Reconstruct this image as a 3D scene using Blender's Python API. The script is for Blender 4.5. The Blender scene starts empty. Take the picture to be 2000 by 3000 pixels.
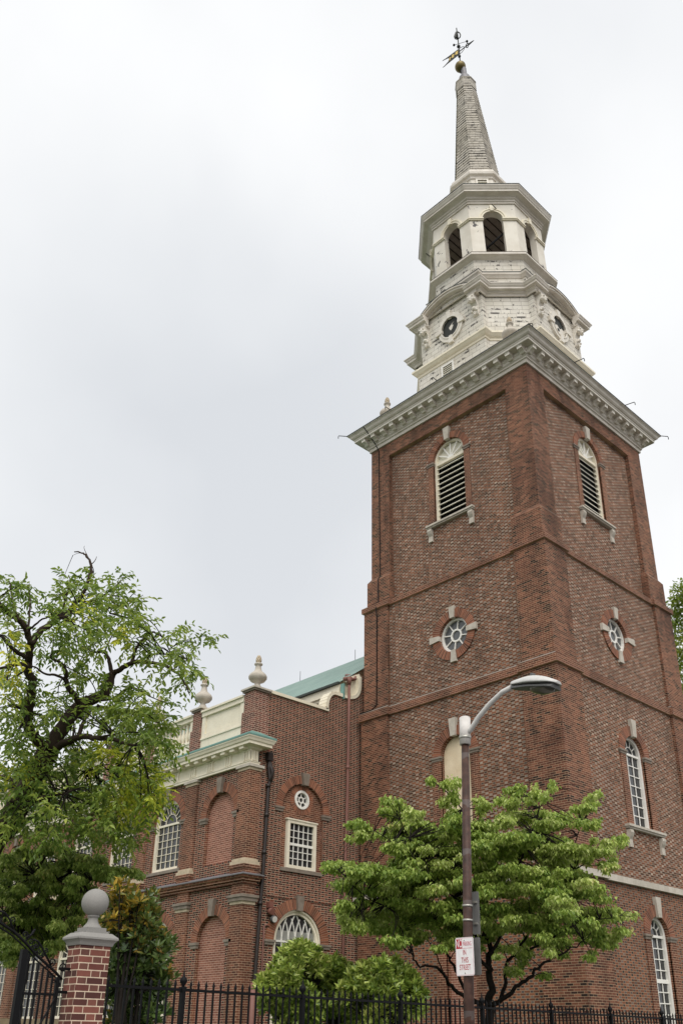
import bpy, bmesh, math, random
import numpy as np
from math import sin, cos, pi, radians, sqrt, atan2, tan
from mathutils import Vector, Matrix

random.seed(7); rng = np.random.default_rng(7)
scn = bpy.context.scene
col = scn.collection

# ------------------------------------------------------------------ camera
CAM = np.array([-24.3907, -15.4981, 1.65])
YAW, PITCH, ROLL = 0.800293, 0.437130, 0.0074749
FPX, CX, CY = 2629.92, 1046.118, 1806.446          # focal length and optical centre in pixels of a 2000 x 3000 frame
_f = np.array([cos(PITCH)*cos(YAW), cos(PITCH)*sin(YAW), sin(PITCH)])
_r = np.array([sin(YAW), -cos(YAW), 0.0]); _u = np.cross(_r, _f)
R_ = cos(ROLL)*_r + sin(ROLL)*_u; U_ = -sin(ROLL)*_r + cos(ROLL)*_u
cd = bpy.data.cameras.new('camera'); cam = bpy.data.objects.new('camera', cd); col.objects.link(cam)
cd.sensor_width = 36; cd.lens = FPX/3000*36
cd.shift_x = -(CX-1000)/3000; cd.shift_y = (CY-1500)/3000
cd.clip_start = 0.1; cd.clip_end = 3000
M = Matrix(((R_[0], U_[0], -_f[0], CAM[0]), (R_[1], U_[1], -_f[1], CAM[1]), (R_[2], U_[2], -_f[2], CAM[2]), (0, 0, 0, 1)))
cam.matrix_world = M
scn.camera = cam

# ------------------------------------------------------------------ sky, sun, exposure
w = bpy.data.worlds.new('World'); scn.world = w; w.use_nodes = True
nt = w.node_tree; N = nt.nodes; bg = N['Background']
SUN_EL, SUN_AZ = radians(52), radians(232)         # the veiled sun stands behind the photographer
sky = N.new('ShaderNodeTexSky'); sky.sky_type = 'NISHITA'; sky.sun_disc = False
sky.sun_elevation = SUN_EL; sky.sun_rotation = radians(90) - SUN_AZ
sky.air_density = 1.0; sky.dust_density = 4.0; sky.ozone_density = 1.0
hs = N.new('ShaderNodeHueSaturation'); hs.inputs['Saturation'].default_value = 0.06
nt.links.new(sky.outputs[0], hs.inputs['Color'])
tc = N.new('ShaderNodeTexCoord'); nz = N.new('ShaderNodeTexNoise'); nz.inputs['Scale'].default_value = 2.6; nz.inputs['Detail'].default_value = 5
nz.inputs['Roughness'].default_value = 0.4
nt.links.new(tc.outputs['Generated'], nz.inputs['Vector'])
rp = N.new('ShaderNodeValToRGB'); rp.color_ramp.elements[0].position = .34; rp.color_ramp.elements[0].color = (.86, .87, .885, 1)
rp.color_ramp.elements[1].position = .62; rp.color_ramp.elements[1].color = (1.03, 1.03, 1.025, 1)
nt.links.new(nz.outputs['Fac'], rp.inputs['Fac'])
mixw = N.new('ShaderNodeMix'); mixw.data_type = 'RGBA'; mixw.inputs['Factor'].default_value = .82
mixw.inputs['B'].default_value = (8.0, 8.06, 8.14, 1)
nt.links.new(hs.outputs[0], mixw.inputs['A'])
mul = N.new('ShaderNodeMix'); mul.data_type = 'RGBA'; mul.blend_type = 'MULTIPLY'; mul.inputs['Factor'].default_value = 1
nt.links.new(mixw.outputs['Result'], mul.inputs['A']); nt.links.new(rp.outputs[0], mul.inputs['B'])
d0 = _f+R_*((520-CX)/FPX)-U_*((1500-CY)/FPX); d0 = d0/np.linalg.norm(d0)        # one broad grey cloud low in the north east
dp = N.new('ShaderNodeVectorMath'); dp.operation = 'DOT_PRODUCT'; nt.links.new(tc.outputs['Generated'], dp.inputs[0]); dp.inputs[1].default_value = d0
mr = N.new('ShaderNodeMapRange'); mr.interpolation_type = 'SMOOTHERSTEP'; mr.inputs['From Min'].default_value = .90; mr.inputs['From Max'].default_value = 1.0
mr.inputs['To Min'].default_value = 0; mr.inputs['To Max'].default_value = 1; nt.links.new(dp.outputs['Value'], mr.inputs['Value'])
gm = N.new('ShaderNodeMix'); gm.data_type = 'RGBA'; gm.blend_type = 'MULTIPLY'; gm.inputs['B'].default_value = (.82, .835, .855, 1)
nt.links.new(mr.outputs['Result'], gm.inputs['Factor']); nt.links.new(mul.outputs['Result'], gm.inputs['A'])
nt.links.new(gm.outputs['Result'], bg.inputs['Color']); bg.inputs['Strength'].default_value = 0.109
sd = bpy.data.lights.new('sun', 'SUN'); sd.energy = 1.5; sd.angle = radians(45); sd.color = (1, .955, .88)
sun = bpy.data.objects.new('sun', sd); col.objects.link(sun)
sdir = Vector((cos(SUN_EL)*cos(SUN_AZ), cos(SUN_EL)*sin(SUN_AZ), sin(SUN_EL)))
sun.rotation_euler = (-sdir).to_track_quat('-Z', 'Y').to_euler()
scn.view_settings.view_transform = 'Standard'; scn.view_settings.look = 'None'
scn.view_settings.exposure = 0.42; scn.view_settings.gamma = 1
scn.render.engine = 'CYCLES'
scn.cycles.max_bounces = 6

# ------------------------------------------------------------------ where a point of the frame lies in the place
def ray(px, py):
    return R_*((px-CX)/FPX) - U_*((py-CY)/FPX) + _f
def atD(px, py, dep): return CAM + dep*ray(px, py)
def atX(px, py, x): d = ray(px, py); return CAM + d*((x-CAM[0])/d[0])
def atY(px, py, y): d = ray(px, py); return CAM + d*((y-CAM[1])/d[1])
def atZ(px, py, z): d = ray(px, py); return CAM + d*((z-CAM[2])/d[2])

# ------------------------------------------------------------------ materials
MATS = {}
class NB:
    """small helper to write node trees"""
    def __init__(s, name):
        s.m = bpy.data.materials.new(name); s.m.use_nodes = True; s.t = s.m.node_tree
        s.b = s.t.nodes['Principled BSDF']; MATS[name] = s.m
    def n(s, typ, **kw):
        x = s.t.nodes.new(typ)
        for k, v in kw.items(): setattr(x, k, v)
        return x
    def put(s, sock, v):
        if hasattr(v, 'is_output') or isinstance(v, bpy.types.NodeSocket): s.t.links.new(v, sock)
        elif v is not None: sock.default_value = v
    def math(s, op, a, b=None, c=None):
        x = s.n('ShaderNodeMath', operation=op)
        for i, v in enumerate((a, b, c)): s.put(x.inputs[i], v) if v is not None else None
        return x.outputs[0]
    def vmath(s, op, a, b=None):
        x = s.n('ShaderNodeVectorMath', operation=op); s.put(x.inputs[0], a)
        if b is not None: s.put(x.inputs[1], b)
        return x.outputs['Value'] if op == 'DOT_PRODUCT' else x.outputs['Vector']
    def mix(s, f, a, b, mode='MIX'):
        x = s.n('ShaderNodeMix', data_type='RGBA', blend_type=mode)
        s.put(x.inputs['Factor'], f); s.put(x.inputs['A'], a); s.put(x.inputs['B'], b)
        return x.outputs['Result']
    def ramp(s, f, stops, interp='LINEAR'):
        x = s.n('ShaderNodeValToRGB'); x.color_ramp.interpolation = interp
        e = x.color_ramp.elements
        while len(e) < len(stops): e.new(.5)
        for i, (p, c) in enumerate(stops):
            e[i].position = p; e[i].color = (*c, 1) if len(c) == 3 else c
        s.put(x.inputs['Fac'], f); return x.outputs['Color']
    def noise(s, scale, detail=3, rough=.55, vec=None, dist=0):
        x = s.n('ShaderNodeTexNoise'); x.inputs['Scale'].default_value = scale; x.inputs['Detail'].default_value = detail
        x.inputs['Roughness'].default_value = rough; x.inputs['Distortion'].default_value = dist
        s.put(x.inputs['Vector'], vec if vec is not None else s.pos()); return x.outputs['Fac']
    def white(s, a, b, c=0.0):
        x = s.n('ShaderNodeCombineXYZ'); s.put(x.inputs[0], a); s.put(x.inputs[1], b); s.put(x.inputs[2], c)
        y = s.n('ShaderNodeTexWhiteNoise', noise_dimensions='3D'); s.t.links.new(x.outputs[0], y.inputs['Vector'])
        return y.outputs['Value']
    def pos(s):
        if not hasattr(s, '_p'): s._p = s.n('ShaderNodeNewGeometry')
        return s._p.outputs['Position']
    def wall_uv(s):
        """run along the wall (u) and height (v), from place and facing alone"""
        p = s.pos(); nrm = s._p.outputs['True Normal']
        cr = s.n('ShaderNodeVectorMath', operation='CROSS_PRODUCT'); cr.inputs[0].default_value = (0, 0, 1); s.t.links.new(nrm, cr.inputs[1])
        tn = s.vmath('NORMALIZE', cr.outputs[0]); u = s.vmath('DOT_PRODUCT', p, tn)
        sp = s.n('ShaderNodeSeparateXYZ'); s.t.links.new(p, sp.inputs[0])
        return u, sp.outputs['Z']
    def bump(s, h, strength=.3, dist=.02):
        x = s.n('ShaderNodeBump'); x.inputs['Strength'].default_value = strength; x.inputs['Distance'].default_value = dist
        s.put(x.inputs['Height'], h); s.t.links.new(x.outputs[0], s.b.inputs['Normal'])
    def out(s, colr, rough=.8, spec=.3, metal=0):
        s.put(s.b.inputs['Base Color'], colr if not isinstance(colr, tuple) else (*colr, 1)[:4])
        s.put(s.b.inputs['Roughness'], rough); s.b.inputs['Specular IOR Level'].default_value = spec; s.b.inputs['Metallic'].default_value = metal
        return s.m

def brick(name, bond, body, head, mortar, h=.0735, stain=(.55, .5, .48), stain_amt=.5, patch=None, joint=.14, spec=.25):
    if name != 'brick_pillar':
        tone = lambda L, k: [(p, tuple(x*y for x, y in zip(c, k))) for p, c in L]
        body = tone(body, (.63, .52, .505)); patch = patch and tone(patch, (.63, .52, .505)); head = head and tone(head, (.62, .565, .53))
        mortar = tuple(x*y for x, y in zip(mortar, (.88, .78, .71)))
    b = NB(name); u, v = b.wall_uv()
    vr = b.math('DIVIDE', v, h); row = b.math('FLOOR', vr); fr = b.math('SUBTRACT', vr, row)
    par = b.math('MODULO', b.math('ABSOLUTE', row), 2.0)
    L = .335 if bond == 'flemish' else .225
    ur = b.math('ADD', b.math('DIVIDE', u, L), b.math('MULTIPLY', par, .5))
    c = b.math('FLOOR', ur); fu = b.math('SUBTRACT', ur, c)
    jw = .010/L
    mj = b.math('LESS_THAN', fr, joint)
    mv = b.math('LESS_THAN', fu, jw)
    if bond == 'flemish':
        hd = b.math('GREATER_THAN', fu, .655)
        mv = b.math('MAXIMUM', mv, b.math('LESS_THAN', b.math('ABSOLUTE', b.math('SUBTRACT', fu, .655)), jw*.5))
        idc = b.math('ADD', b.math('MULTIPLY', c, 2.0), hd)
    else:
        hd = None; idc = c
    mask = b.math('MAXIMUM', mj, mv)
    rnd = b.white(row, idc, 3.7)
    colr = b.ramp(rnd, body)
    if hd is not None:
        colr = b.mix(hd, colr, b.ramp(b.white(row, idc, 9.1), head))
    if patch:                                       # repaired areas of another brick batch
        pm = b.ramp(b.noise(.33, 2, .5), [(.55, (0, 0, 0)), (.66, (1, 1, 1))])
        colr = b.mix(b.math('MULTIPLY', pm, .6), colr, b.ramp(rnd, patch))
    colr = b.mix(mask, colr, (*mortar, 1))
    stv = b.vmath('MULTIPLY', b.pos(), (1, 1, .35)); st = b.ramp(b.noise(.7, 6, .66, vec=stv, dist=.4), [(.36, (*stain,)), (.50, (.95, .94, .93)), (.66, (1.22, 1.16, 1.1))])
    colr = b.mix(stain_amt, colr, st, 'MULTIPLY')
    fine = b.ramp(b.noise(14, 3), [(.3, (.8, .8, .8)), (.7, (1.12, 1.1, 1.08))])
    colr = b.mix(.6, colr, fine, 'MULTIPLY')
    b.bump(b.math('SUBTRACT', 1.0, mask), .35, .012)
    return b.out(colr, .82, spec)

MORT = (.47, .375, .27)
RED = [(0, (.03, .022, .02)), (.10, (.07, .04, .032)), (.2, (.14, .066, .046)), (.5, (.205, .092, .061)), (.82, (.29, .135, .086)), (1, (.40, .20, .125))]
GREYH = [(0, (.10, .085, .078)), (.25, (.22, .195, .175)), (.55, (.35, .32, .29)), (.9, (.47, .44, .40)), (1, (.66, .61, .54))]
BLUEH = [(0, (.03, .032, .036)), (.35, (.075, .072, .075)), (.7, (.15, .14, .14)), (1, (.27, .23, .21))]
BLACKH = [(0, (.010, .010, .011)), (.5, (.03, .028, .028)), (.8, (.09, .07, .06)), (1, (.23, .11, .08))]
ORG = [(0, (.11, .052, .038)), (.25, (.22, .090, .060)), (.7, (.29, .122, .078)), (1, (.37, .165, .10))]
brick('brick_grey_header', 'flemish', [(0, (.08, .045, .032)), (.3, (.18, .082, .052)), (.7, (.265, .122, .075)), (1, (.36, .17, .10))], GREYH, MORT, stain_amt=.4)
brick('brick_blue_header', 'flemish', [(0, (.17, .078, .048)), (.4, (.27, .122, .073)), (1, (.37, .175, .10))], BLUEH, MORT, stain_amt=.3)
brick('brick_pier', 'running', RED, None, MORT, patch=ORG, stain_amt=.75, joint=.17, stain=(.38, .36, .36))
brick('brick_black_header', 'flemish', [(0, (.09, .034, .027)), (.3, (.17, .062, .047)), (.7, (.245, .09, .064)), (1, (.34, .14, .09))], BLACKH, (.62, .51, .40), joint=.175, stain_amt=.3)
brick('brick_rubbed', 'running', [(0, (.12, .056, .038)), (.4, (.21, .092, .060)), (.8, (.27, .122, .076)), (1, (.35, .165, .10))], None, (.56, .44, .33), stain_amt=.6, patch=ORG, joint=.17, stain=(.42, .40, .39))
brick('brick_panel_light', 'running', [(0, (.28, .13, .095)), (.5, (.40, .19, .135)), (1, (.50, .26, .19))], None, (.66, .53, .45), joint=.19, stain_amt=.25)
brick('brick_pillar', 'flemish', [(0, (.075, .030, .026)), (.5, (.145, .050, .040)), (1, (.22, .08, .06))],
      [(0, (.09, .04, .034)), (.6, (.15, .065, .05)), (1, (.22, .08, .06))], (.62, .50, .38), h=.0775, joint=.15, stain_amt=.25)

def voussoir(name, cols, mortar):                   # brick on edge, running round an arch: uses the ring's own UV (metres)
    b = NB(name); uv = b.n('ShaderNodeUVMap'); sp = b.n('ShaderNodeSeparateXYZ'); b.t.links.new(uv.outputs[0], sp.inputs[0])
    ur = b.math('DIVIDE', sp.outputs[0], .078); c = b.math('FLOOR', ur); fu = b.math('SUBTRACT', ur, c)
    m = b.math('LESS_THAN', fu, .17)
    colr = b.mix(m, b.ramp(b.white(c, 1.3, 4.4), cols), (*mortar, 1))
    st = b.ramp(b.noise(1.3, 4), [(.35, (.6, .56, .54)), (.6, (1, 1, 1))])
    colr = b.mix(.6, colr, st, 'MULTIPLY'); b.bump(b.math('SUBTRACT', 1.0, m), .3, .01)
    return b.out(colr, .8)
voussoir('arch_brick', [(0, (.12, .045, .027)), (.5, (.22, .078, .043)), (1, (.31, .115, .062))], (.36, .25, .175))

def plain(name, c, rough=.6, spec=.3, metal=0, var=.25, scale=2.2, dark=(.6, .58, .54), fine=20, bump=.0):
    b = NB(name)
    st = b.ramp(b.noise(scale, 5, .6), [(.35, dark), (.62, (1, 1, 1))])
    cc = b.mix(var, (*c, 1), st, 'MULTIPLY')
    f2 = b.noise(fine, 4)
    cc = b.mix(.35, cc, b.ramp(f2, [(.3, (.78, .78, .78)), (.7, (1.15, 1.15, 1.15))]), 'MULTIPLY')
    if bump: b.bump(f2, bump, .01)
    return b.out(cc, rough, spec, metal)
plain('limestone', (.53, .485, .42), .85, var=.55, scale=3, bump=.2)
plain('sandstone', (.54, .45, .33), .85, var=.6, scale=4, bump=.2)
plain('stone_dark', (.24, .20, .165), .85, var=.6, scale=4, bump=.2)
plain('granite', (.26, .25, .235), .8, var=.25, scale=3, dark=(.75, .75, .75), fine=60, bump=.25)
plain('cream_paint', (.80, .74, .60), .55, var=.35, scale=1.4, dark=(.72, .68, .60))
plain('white_paint', (.74, .70, .63), .5, var=.45, scale=2.2, dark=(.75, .72, .66))
plain('frame_white', (.84, .82, .77), .45, var=.2)
plain('frame_cream', (.80, .735, .60), .5, var=.25)
plain('cornice_paint', (.68, .635, .57), .55, var=.45, scale=1.8, dark=(.62, .58, .52))
plain('board_tan', (.78, .65, .47), .6, var=.45, scale=1.2, dark=(.68, .60, .48))
plain('louver_paint', (.72, .69, .58), .5, var=.3)
plain('void_dark', (.012, .012, .013), .9, spec=.1, var=.1)
plain('inside_wood', (.34, .29, .26), .9, spec=.1, var=.5, scale=6)
plain('lead_sheet', (.21, .205, .22), .5, var=.5, scale=5, metal=.2)
plain('copper_green', (.16, .30, .265), .6, var=.5, scale=2.5, dark=(.55, .62, .62))
plain('copper_dark', (.045, .055, .05), .6, var=.4)
plain('iron_black', (.005, .005, .006), .55, spec=.14, var=.3)
plain('pipe_black', (.030, .022, .020), .5, spec=.4, var=.5, scale=8)
plain('pipe_pink', (.22, .105, .085), .55, var=.3)
plain('lamp_grey', (.58, .57, .55), .4, var=.15)
plain('lamp_dark', (.10, .10, .10), .5, var=.15)
plain('lamp_glass', (.10, .09, .07), .1, spec=.6, var=.1)
plain('pole_white', (.66, .63, .60), .5, var=.3, scale=6)
plain('steel_band', (.42, .41, .37), .4, metal=.6, var=.2)
plain('sign_white', (.82, .80, .80), .4, var=.08)
plain('sign_red', (.42, .015, .03), .45, var=.1)
plain('sign_pink', (.55, .12, .17), .45, var=.1)
plain('sign_back', (.20, .20, .195), .45, metal=.3, var=.2)
plain('gold_patina', (.20, .155, .062), .45, metal=.5, var=.6, scale=3, dark=(.5, .5, .45))
plain('gilt', (.72, .52, .16), .35, metal=.6, var=.3)
plain('bronze_dark', (.025, .028, .024), .5, var=.3)
plain('bench_wood', (.33, .26, .17), .8, var=.4, scale=5)
plain('bark', (.055, .040, .031), .95, spec=.1, var=.6, scale=6, bump=.6, fine=30)
plain('bark_dark', (.022, .018, .016), .95, spec=.1, var=.5, scale=6, bump=.5, fine=30)
plain('asphalt', (.05, .05, .052), .9, var=.3)
plain('ground_dark', (.10, .09, .075), .95, var=.4)
plain('paving', (.30, .28, .26), .9, var=.4)
plain('grass', (.06, .11, .03), .9, var=.5, scale=3)
plain('camera_brown', (.20, .085, .065), .45, var=.1)
plain('glass_dim', (.10, .105, .11), .15, spec=.5, var=.5)
plain('glass_pale', (.30, .30, .28), .25, spec=.5, var=.3)
def glassm():
    b = NB('window_glass'); n1 = b.noise(1.1, 3)
    cc = b.ramp(n1, [(.35, (.012, .013, .015)), (.65, (.04, .042, .045))])
    b.bump(b.noise(2.2, 2), .06, .03)
    return b.out(cc, .06, .5)
glassm()
def poles():
    b = NB('pole_rust')
    _, v = b.wall_uv()
    n1 = b.noise(9, 5, .65)
    cc = b.ramp(n1, [(.3, (.030, .017, .013)), (.5, (.055, .027, .020)), (.7, (.095, .048, .033))])
    bands = b.math('GREATER_THAN', b.math('ADD', b.math('FRACT', b.math('MULTIPLY', v, 1.55)), b.math('MULTIPLY', b.noise(12, 2), .25)), 1.0)
    cc = b.mix(b.math('MULTIPLY', bands, .35), cc, (.16, .15, .15, 1))
    return b.out(cc, .6, .35)
poles()
def shingle(name, base, dark, peel, h=.245, L=.42, peel_amt=1.0, line=.10, pscale=2.3, pth=.575):
    b = NB(name); u, v = b.wall_uv()
    vr = b.math('DIVIDE', v, h); row = b.math('FLOOR', vr); fr = b.math('SUBTRACT', vr, row)
    ur = b.math('ADD', b.math('DIVIDE', u, L), b.math('MULTIPLY', b.white(row, 5.0, 1.0), 7.0)); c = b.math('FLOOR', ur); fu = b.math('SUBTRACT', ur, c)
    hl = b.math('LESS_THAN', fr, line); vl = b.math('LESS_THAN', fu, .018/L)
    r = b.white(row, c, 2.2)
    cc = b.mix(b.math('MULTIPLY', r, .55), (*base, 1), (*[x*.80 for x in base], 1))
    cc = b.mix(b.math('MULTIPLY', vl, .55), cc, (*dark, 1))
    cc = b.mix(b.math('MULTIPLY', hl, .62), cc, (*dark, 1))
    # flaking along the lower edges of some boards
    pn = b.noise(pscale, 6, .72); edge = b.math('MULTIPLY', b.math('LESS_THAN', fr, .42), .10)
    pm = b.math('GREATER_THAN', b.math('ADD', pn, b.math('ADD', edge, b.math('MULTIPLY', r, .05))), pth+.11)
    cc = b.mix(b.math('MULTIPLY', pm, peel_amt), cc, (*peel, 1))
    st = b.ramp(b.noise(.9, 5, .6), [(.35, (.80, .78, .73)), (.6, (1, 1, 1))])
    cc = b.mix(.7, cc, st, 'MULTIPLY')
    b.bump(fr, .5, .03)
    return b.out(cc, .7, .2)
shingle('shingle_white', (.75, .715, .645), (.20, .17, .14), (.13, .12, .11))
shingle('shingle_spire', (.50, .465, .405), (.07, .06, .05), (.10, .09, .08), h=.235, L=.30, line=.12, pth=.545, pscale=3.2)
def peeling():
    b = NB('peeling_paint')
    n1 = b.math('ADD', b.noise(1.7, 6, .72), b.math('MULTIPLY', b.noise(.42, 2), .25))
    m = b.math('GREATER_THAN', n1, .765)
    cc = b.mix(m, (.72, .68, .60, 1), (.075, .07, .072, 1))
    return b.out(b.mix(.5, cc, b.ramp(b.noise(1.5, 4), [(.35, (.78, .75, .70)), (.6, (1, 1, 1))]), 'MULTIPLY'), .6, .3)
peeling()
def seams():
    b = NB('copper_roof'); u, v = b.wall_uv()
    g = b.math('FRACT', b.math('DIVIDE', u, .5)); m = b.math('LESS_THAN', g, .2)
    cc = b.mix(b.math('MULTIPLY', m, .8), b.ramp(b.noise(.8, 4), [(.3, (.17, .255, .225)), (.7, (.245, .345, .30))]), (.06, .13, .11, 1))
    return b.out(cc, .6, .3)
seams()
def leafm(name, trans=.35, rough=.45, spec=.35):
    b = NB(name); a = b.n('ShaderNodeVertexColor'); a.layer_name = 'leaf_colour'
    b.put(b.b.inputs['Base Color'], a.outputs['Color']); b.b.inputs['Roughness'].default_value = rough; b.b.inputs['Specular IOR Level'].default_value = spec
    tr = b.n('ShaderNodeBsdfTranslucent'); b.t.links.new(a.outputs['Color'], tr.inputs['Color'])
    mx = b.n('ShaderNodeMixShader'); mx.inputs[0].default_value = trans
    o = b.t.nodes['Material Output']
    b.t.links.new(b.b.outputs[0], mx.inputs[1]); b.t.links.new(tr.outputs[0], mx.inputs[2]); b.t.links.new(mx.outputs[0], o.inputs['Surface'])
leafm('leaf', .46, .38, .5); leafm('leaf_gloss', .25, .30, .5)

# ------------------------------------------------------------------ mesh helpers
class Fr:
    """a wall plane: s runs along it, z is up, d points out of it"""
    def __init__(s, o, sd, nd): s.o = np.array(o, float); s.s = np.array(sd, float); s.n = np.array(nd, float)
    def p(s, a, z, d=0.0): q = s.o + s.s*a + s.n*d; return (q[0], q[1], q[2]+z)
def FA(x): return Fr((x, 0, 0), (0, 1, 0), (-1, 0, 0))      # walls that look towards -x
def FB(y): return Fr((0, y, 0), (1, 0, 0), (0, -1, 0))      # walls that look towards -y

class MB:
    def __init__(s, xf=None): s.v = []; s.f = []; s.m = []; s.uv = {}; s.mats = []; s.xf = xf; s.sm = set()
    def mi(s, mat):
        if mat not in s.mats: s.mats.append(mat)
        return s.mats.index(mat)
    def face(s, pts, mat, uv=None, smooth=False):
        i = len(s.v); s.v += [tuple(map(float, p)) for p in pts]; s.f.append(tuple(range(i, i+len(pts)))); s.m.append(s.mi(mat))
        if uv: s.uv[len(s.f)-1] = uv
        if smooth: s.sm.add(len(s.f)-1)
    def hexa(s, P, mat):
        for q in ((0, 3, 2, 1), (4, 5, 6, 7), (0, 1, 5, 4), (1, 2, 6, 5), (2, 3, 7, 6), (3, 0, 4, 7)): s.face([P[k] for k in q], mat)
    def box(s, F, s0, s1, z0, z1, d0, d1, mat):
        s.hexa([F.p(s0, z0, d0), F.p(s1, z0, d0), F.p(s1, z0, d1), F.p(s0, z0, d1), F.p(s0, z1, d0), F.p(s1, z1, d0), F.p(s1, z1, d1), F.p(s0, z1, d1)], mat)
    def wbox(s, x0, x1, y0, y1, z0, z1, mat):
        s.hexa([(x0, y0, z0), (x1, y0, z0), (x1, y1, z0), (x0, y1, z0), (x0, y0, z1), (x1, y0, z1), (x1, y1, z1), (x0, y1, z1)], mat)
    def prism(s, F, poly, d0, d1, mat, back=True):
        n = len(poly)
        s.face([F.p(a, z, d1) for a, z in poly], mat)
        if back: s.face([F.p(a, z, d0) for a, z in poly][::-1], mat)
        for i in range(n):
            a, b = poly[i], poly[(i+1) % n]
            s.face([F.p(*a, d0), F.p(*b, d0), F.p(*b, d1), F.p(*a, d1)], mat)
    def ring(s, F, c, z, r0, r1, a0, a1, d0, d1, mat, n=24, closed=False, sz=1.0):
        """flat ring sector standing out of the wall; UV in metres along the arc"""
        A = np.linspace(a0, a1, n+1); rm = (r0+r1)/2
        def P(r, a, d): return F.p(c+r*cos(a), z+r*sin(a)*sz, d)
        for i in range(n):
            a, b = A[i], A[i+1]; u0, u1 = (a+10)*rm, (b+10)*rm
            s.face([P(r0, a, d1), P(r1, a, d1), P(r1, b, d1), P(r0, b, d1)], mat, [(u0, 0), (u0, 1), (u1, 1), (u1, 0)])
            s.face([P(r1, a, d0), P(r1, b, d0), P(r1, b, d1), P(r1, a, d1)], mat, [(u0, 0), (u1, 0), (u1, 1), (u0, 1)])
            s.face([P(r0, a, d0), P(r0, b, d0), P(r0, b, d1), P(r0, a, d1)], mat, [(u0, 0), (u1, 0), (u1, 1), (u0, 1)])
        if not closed:
            for a in (a0, a1): s.face([P(r0, a, d0), P(r1, a, d0), P(r1, a, d1), P(r0, a, d1)], mat, [(0.03, 0), (0.04, 0), (.04, 1), (.03, 1)])
    def disc(s, F, c, z, r, d, mat, a0=0, a1=2*pi, n=32, sz=1.0):
        s.face([F.p(c+r*cos(a), z+r*sin(a)*sz, d) for a in np.linspace(a0, a1, n+1)[: n if a1-a0 > 6.2 else n+1]], mat)
    def hole(s, F, rect, hole, d, depth, mat, rmat=None):
        """a wall rectangle with one opening, and the reveal of that opening"""
        s0, s1, z0, z1 = rect; H = np.array(hole); c = H.mean(0)
        c = np.array([(H[:, 0].min()+H[:, 0].max())/2, (H[:, 1].min()+H[:, 1].max())/2])
        n = len(H); ang = [(atan2(p[1]-c[1], p[0]-c[0]), tuple(p)) for p in H]
        for q in ((s0, z0), (s1, z0), (s1, z1), (s0, z1)):
            dq = np.array(q)-c
            for i in range(n):
                a, b = H[i], H[(i+1) % n]; M_ = np.array([[dq[0], -(b-a)[0]], [dq[1], -(b-a)[1]]])
                if abs(np.linalg.det(M_)) < 1e-12: continue
                t, k = np.linalg.solve(M_, a-c)
                if t > 0 and -1e-9 <= k <= 1+1e-9: ang.append((atan2(dq[1], dq[0]), tuple(c+dq*t))); break
        ang.sort(); out = []
        for a, p in ang:
            dx, dz = cos(a), sin(a); t = 1e9
            if dx > 1e-9: t = min(t, (s1-c[0])/dx)
            if dx < -1e-9: t = min(t, (s0-c[0])/dx)
            if dz > 1e-9: t = min(t, (z1-c[1])/dz)
            if dz < -1e-9: t = min(t, (z0-c[1])/dz)
            out.append((c[0]+dx*t, c[1]+dz*t))
        m = len(ang)
        for i in range(m):
            j = (i+1) % m
            s.face([F.p(*ang[i][1], d), F.p(*out[i], d), F.p(*out[j], d), F.p(*ang[j][1], d)], mat)
        for i in range(n):
            a, b = H[i], H[(i+1) % n]; s.face([F.p(*a, d), F.p(*b, d), F.p(*b, d-depth), F.p(*a, d-depth)], rmat or mat)
    def rect(s, F, s0, s1, z0, z1, d, mat): s.face([F.p(s0, z0, d), F.p(s1, z0, d), F.p(s1, z1, d), F.p(s0, z1, d)], mat)
    def sweep(s, pts, prof, mat, closed=True, smooth=False):
        """carry a profile (outward, height) along a plan; the plan runs anticlockwise"""
        n = len(pts); P = [np.array(p, float) for p in pts]; loops = []
        def nrm(a, b): e = (b-a)/np.linalg.norm(b-a); return np.array([e[1], -e[0]])
        mi = []
        for i in range(n):
            if closed or 0 < i < n-1:
                n0 = nrm(P[i-1], P[i]); n1 = nrm(P[i], P[(i+1) % n]); mi.append((n0+n1)/(1+n0.dot(n1)))
            else: mi.append(nrm(P[0], P[1]) if i == 0 else nrm(P[-2], P[-1]))
        L = [[(P[i][0]+mi[i][0]*o, P[i][1]+mi[i][1]*o, z) for i in range(n)] for o, z in prof]
        for k in range(len(prof)-1):
            for i in range(n if closed else n-1):
                j = (i+1) % n; s.face([L[k][i], L[k][j], L[k+1][j], L[k+1][i]], mat)
        if not closed:
            for i in (0, n-1): s.face([L[k][i] for k in range(len(prof))], mat)
        return L
    def cap(s, pts, z, mat): s.face([(p[0], p[1], z) for p in pts], mat)
    def lathe(s, c, prof, mat, n=20, sm=True):
        for k in range(len(prof)-1):
            (r0, z0), (r1, z1) = prof[k], prof[k+1]
            for i in range(n):
                a, b = 2*pi*i/n, 2*pi*(i+1)/n
                q = [(c[0]+r0*cos(a), c[1]+r0*sin(a), c[2]+z0), (c[0]+r0*cos(b), c[1]+r0*sin(b), c[2]+z0),
                     (c[0]+r1*cos(b), c[1]+r1*sin(b), c[2]+z1), (c[0]+r1*cos(a), c[1]+r1*sin(a), c[2]+z1)]
                if r0 < 1e-6: q = [q[0], q[2], q[3]]
                elif r1 < 1e-6: q = [q[0], q[1], q[2]]
                s.face(q, mat, smooth=sm)
    def ell(s, c, r, mat, nu=14, nv=9):
        P = lambda i, j: (c[0]+r[0]*cos(2*pi*i/nu)*sin(pi*j/nv), c[1]+r[1]*sin(2*pi*i/nu)*sin(pi*j/nv), c[2]-r[2]*cos(pi*j/nv))
        for j in range(nv):
            for i in range(nu): s.face([P(i, j), P(i+1, j), P(i+1, j+1), P(i, j+1)], mat, smooth=True)
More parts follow.
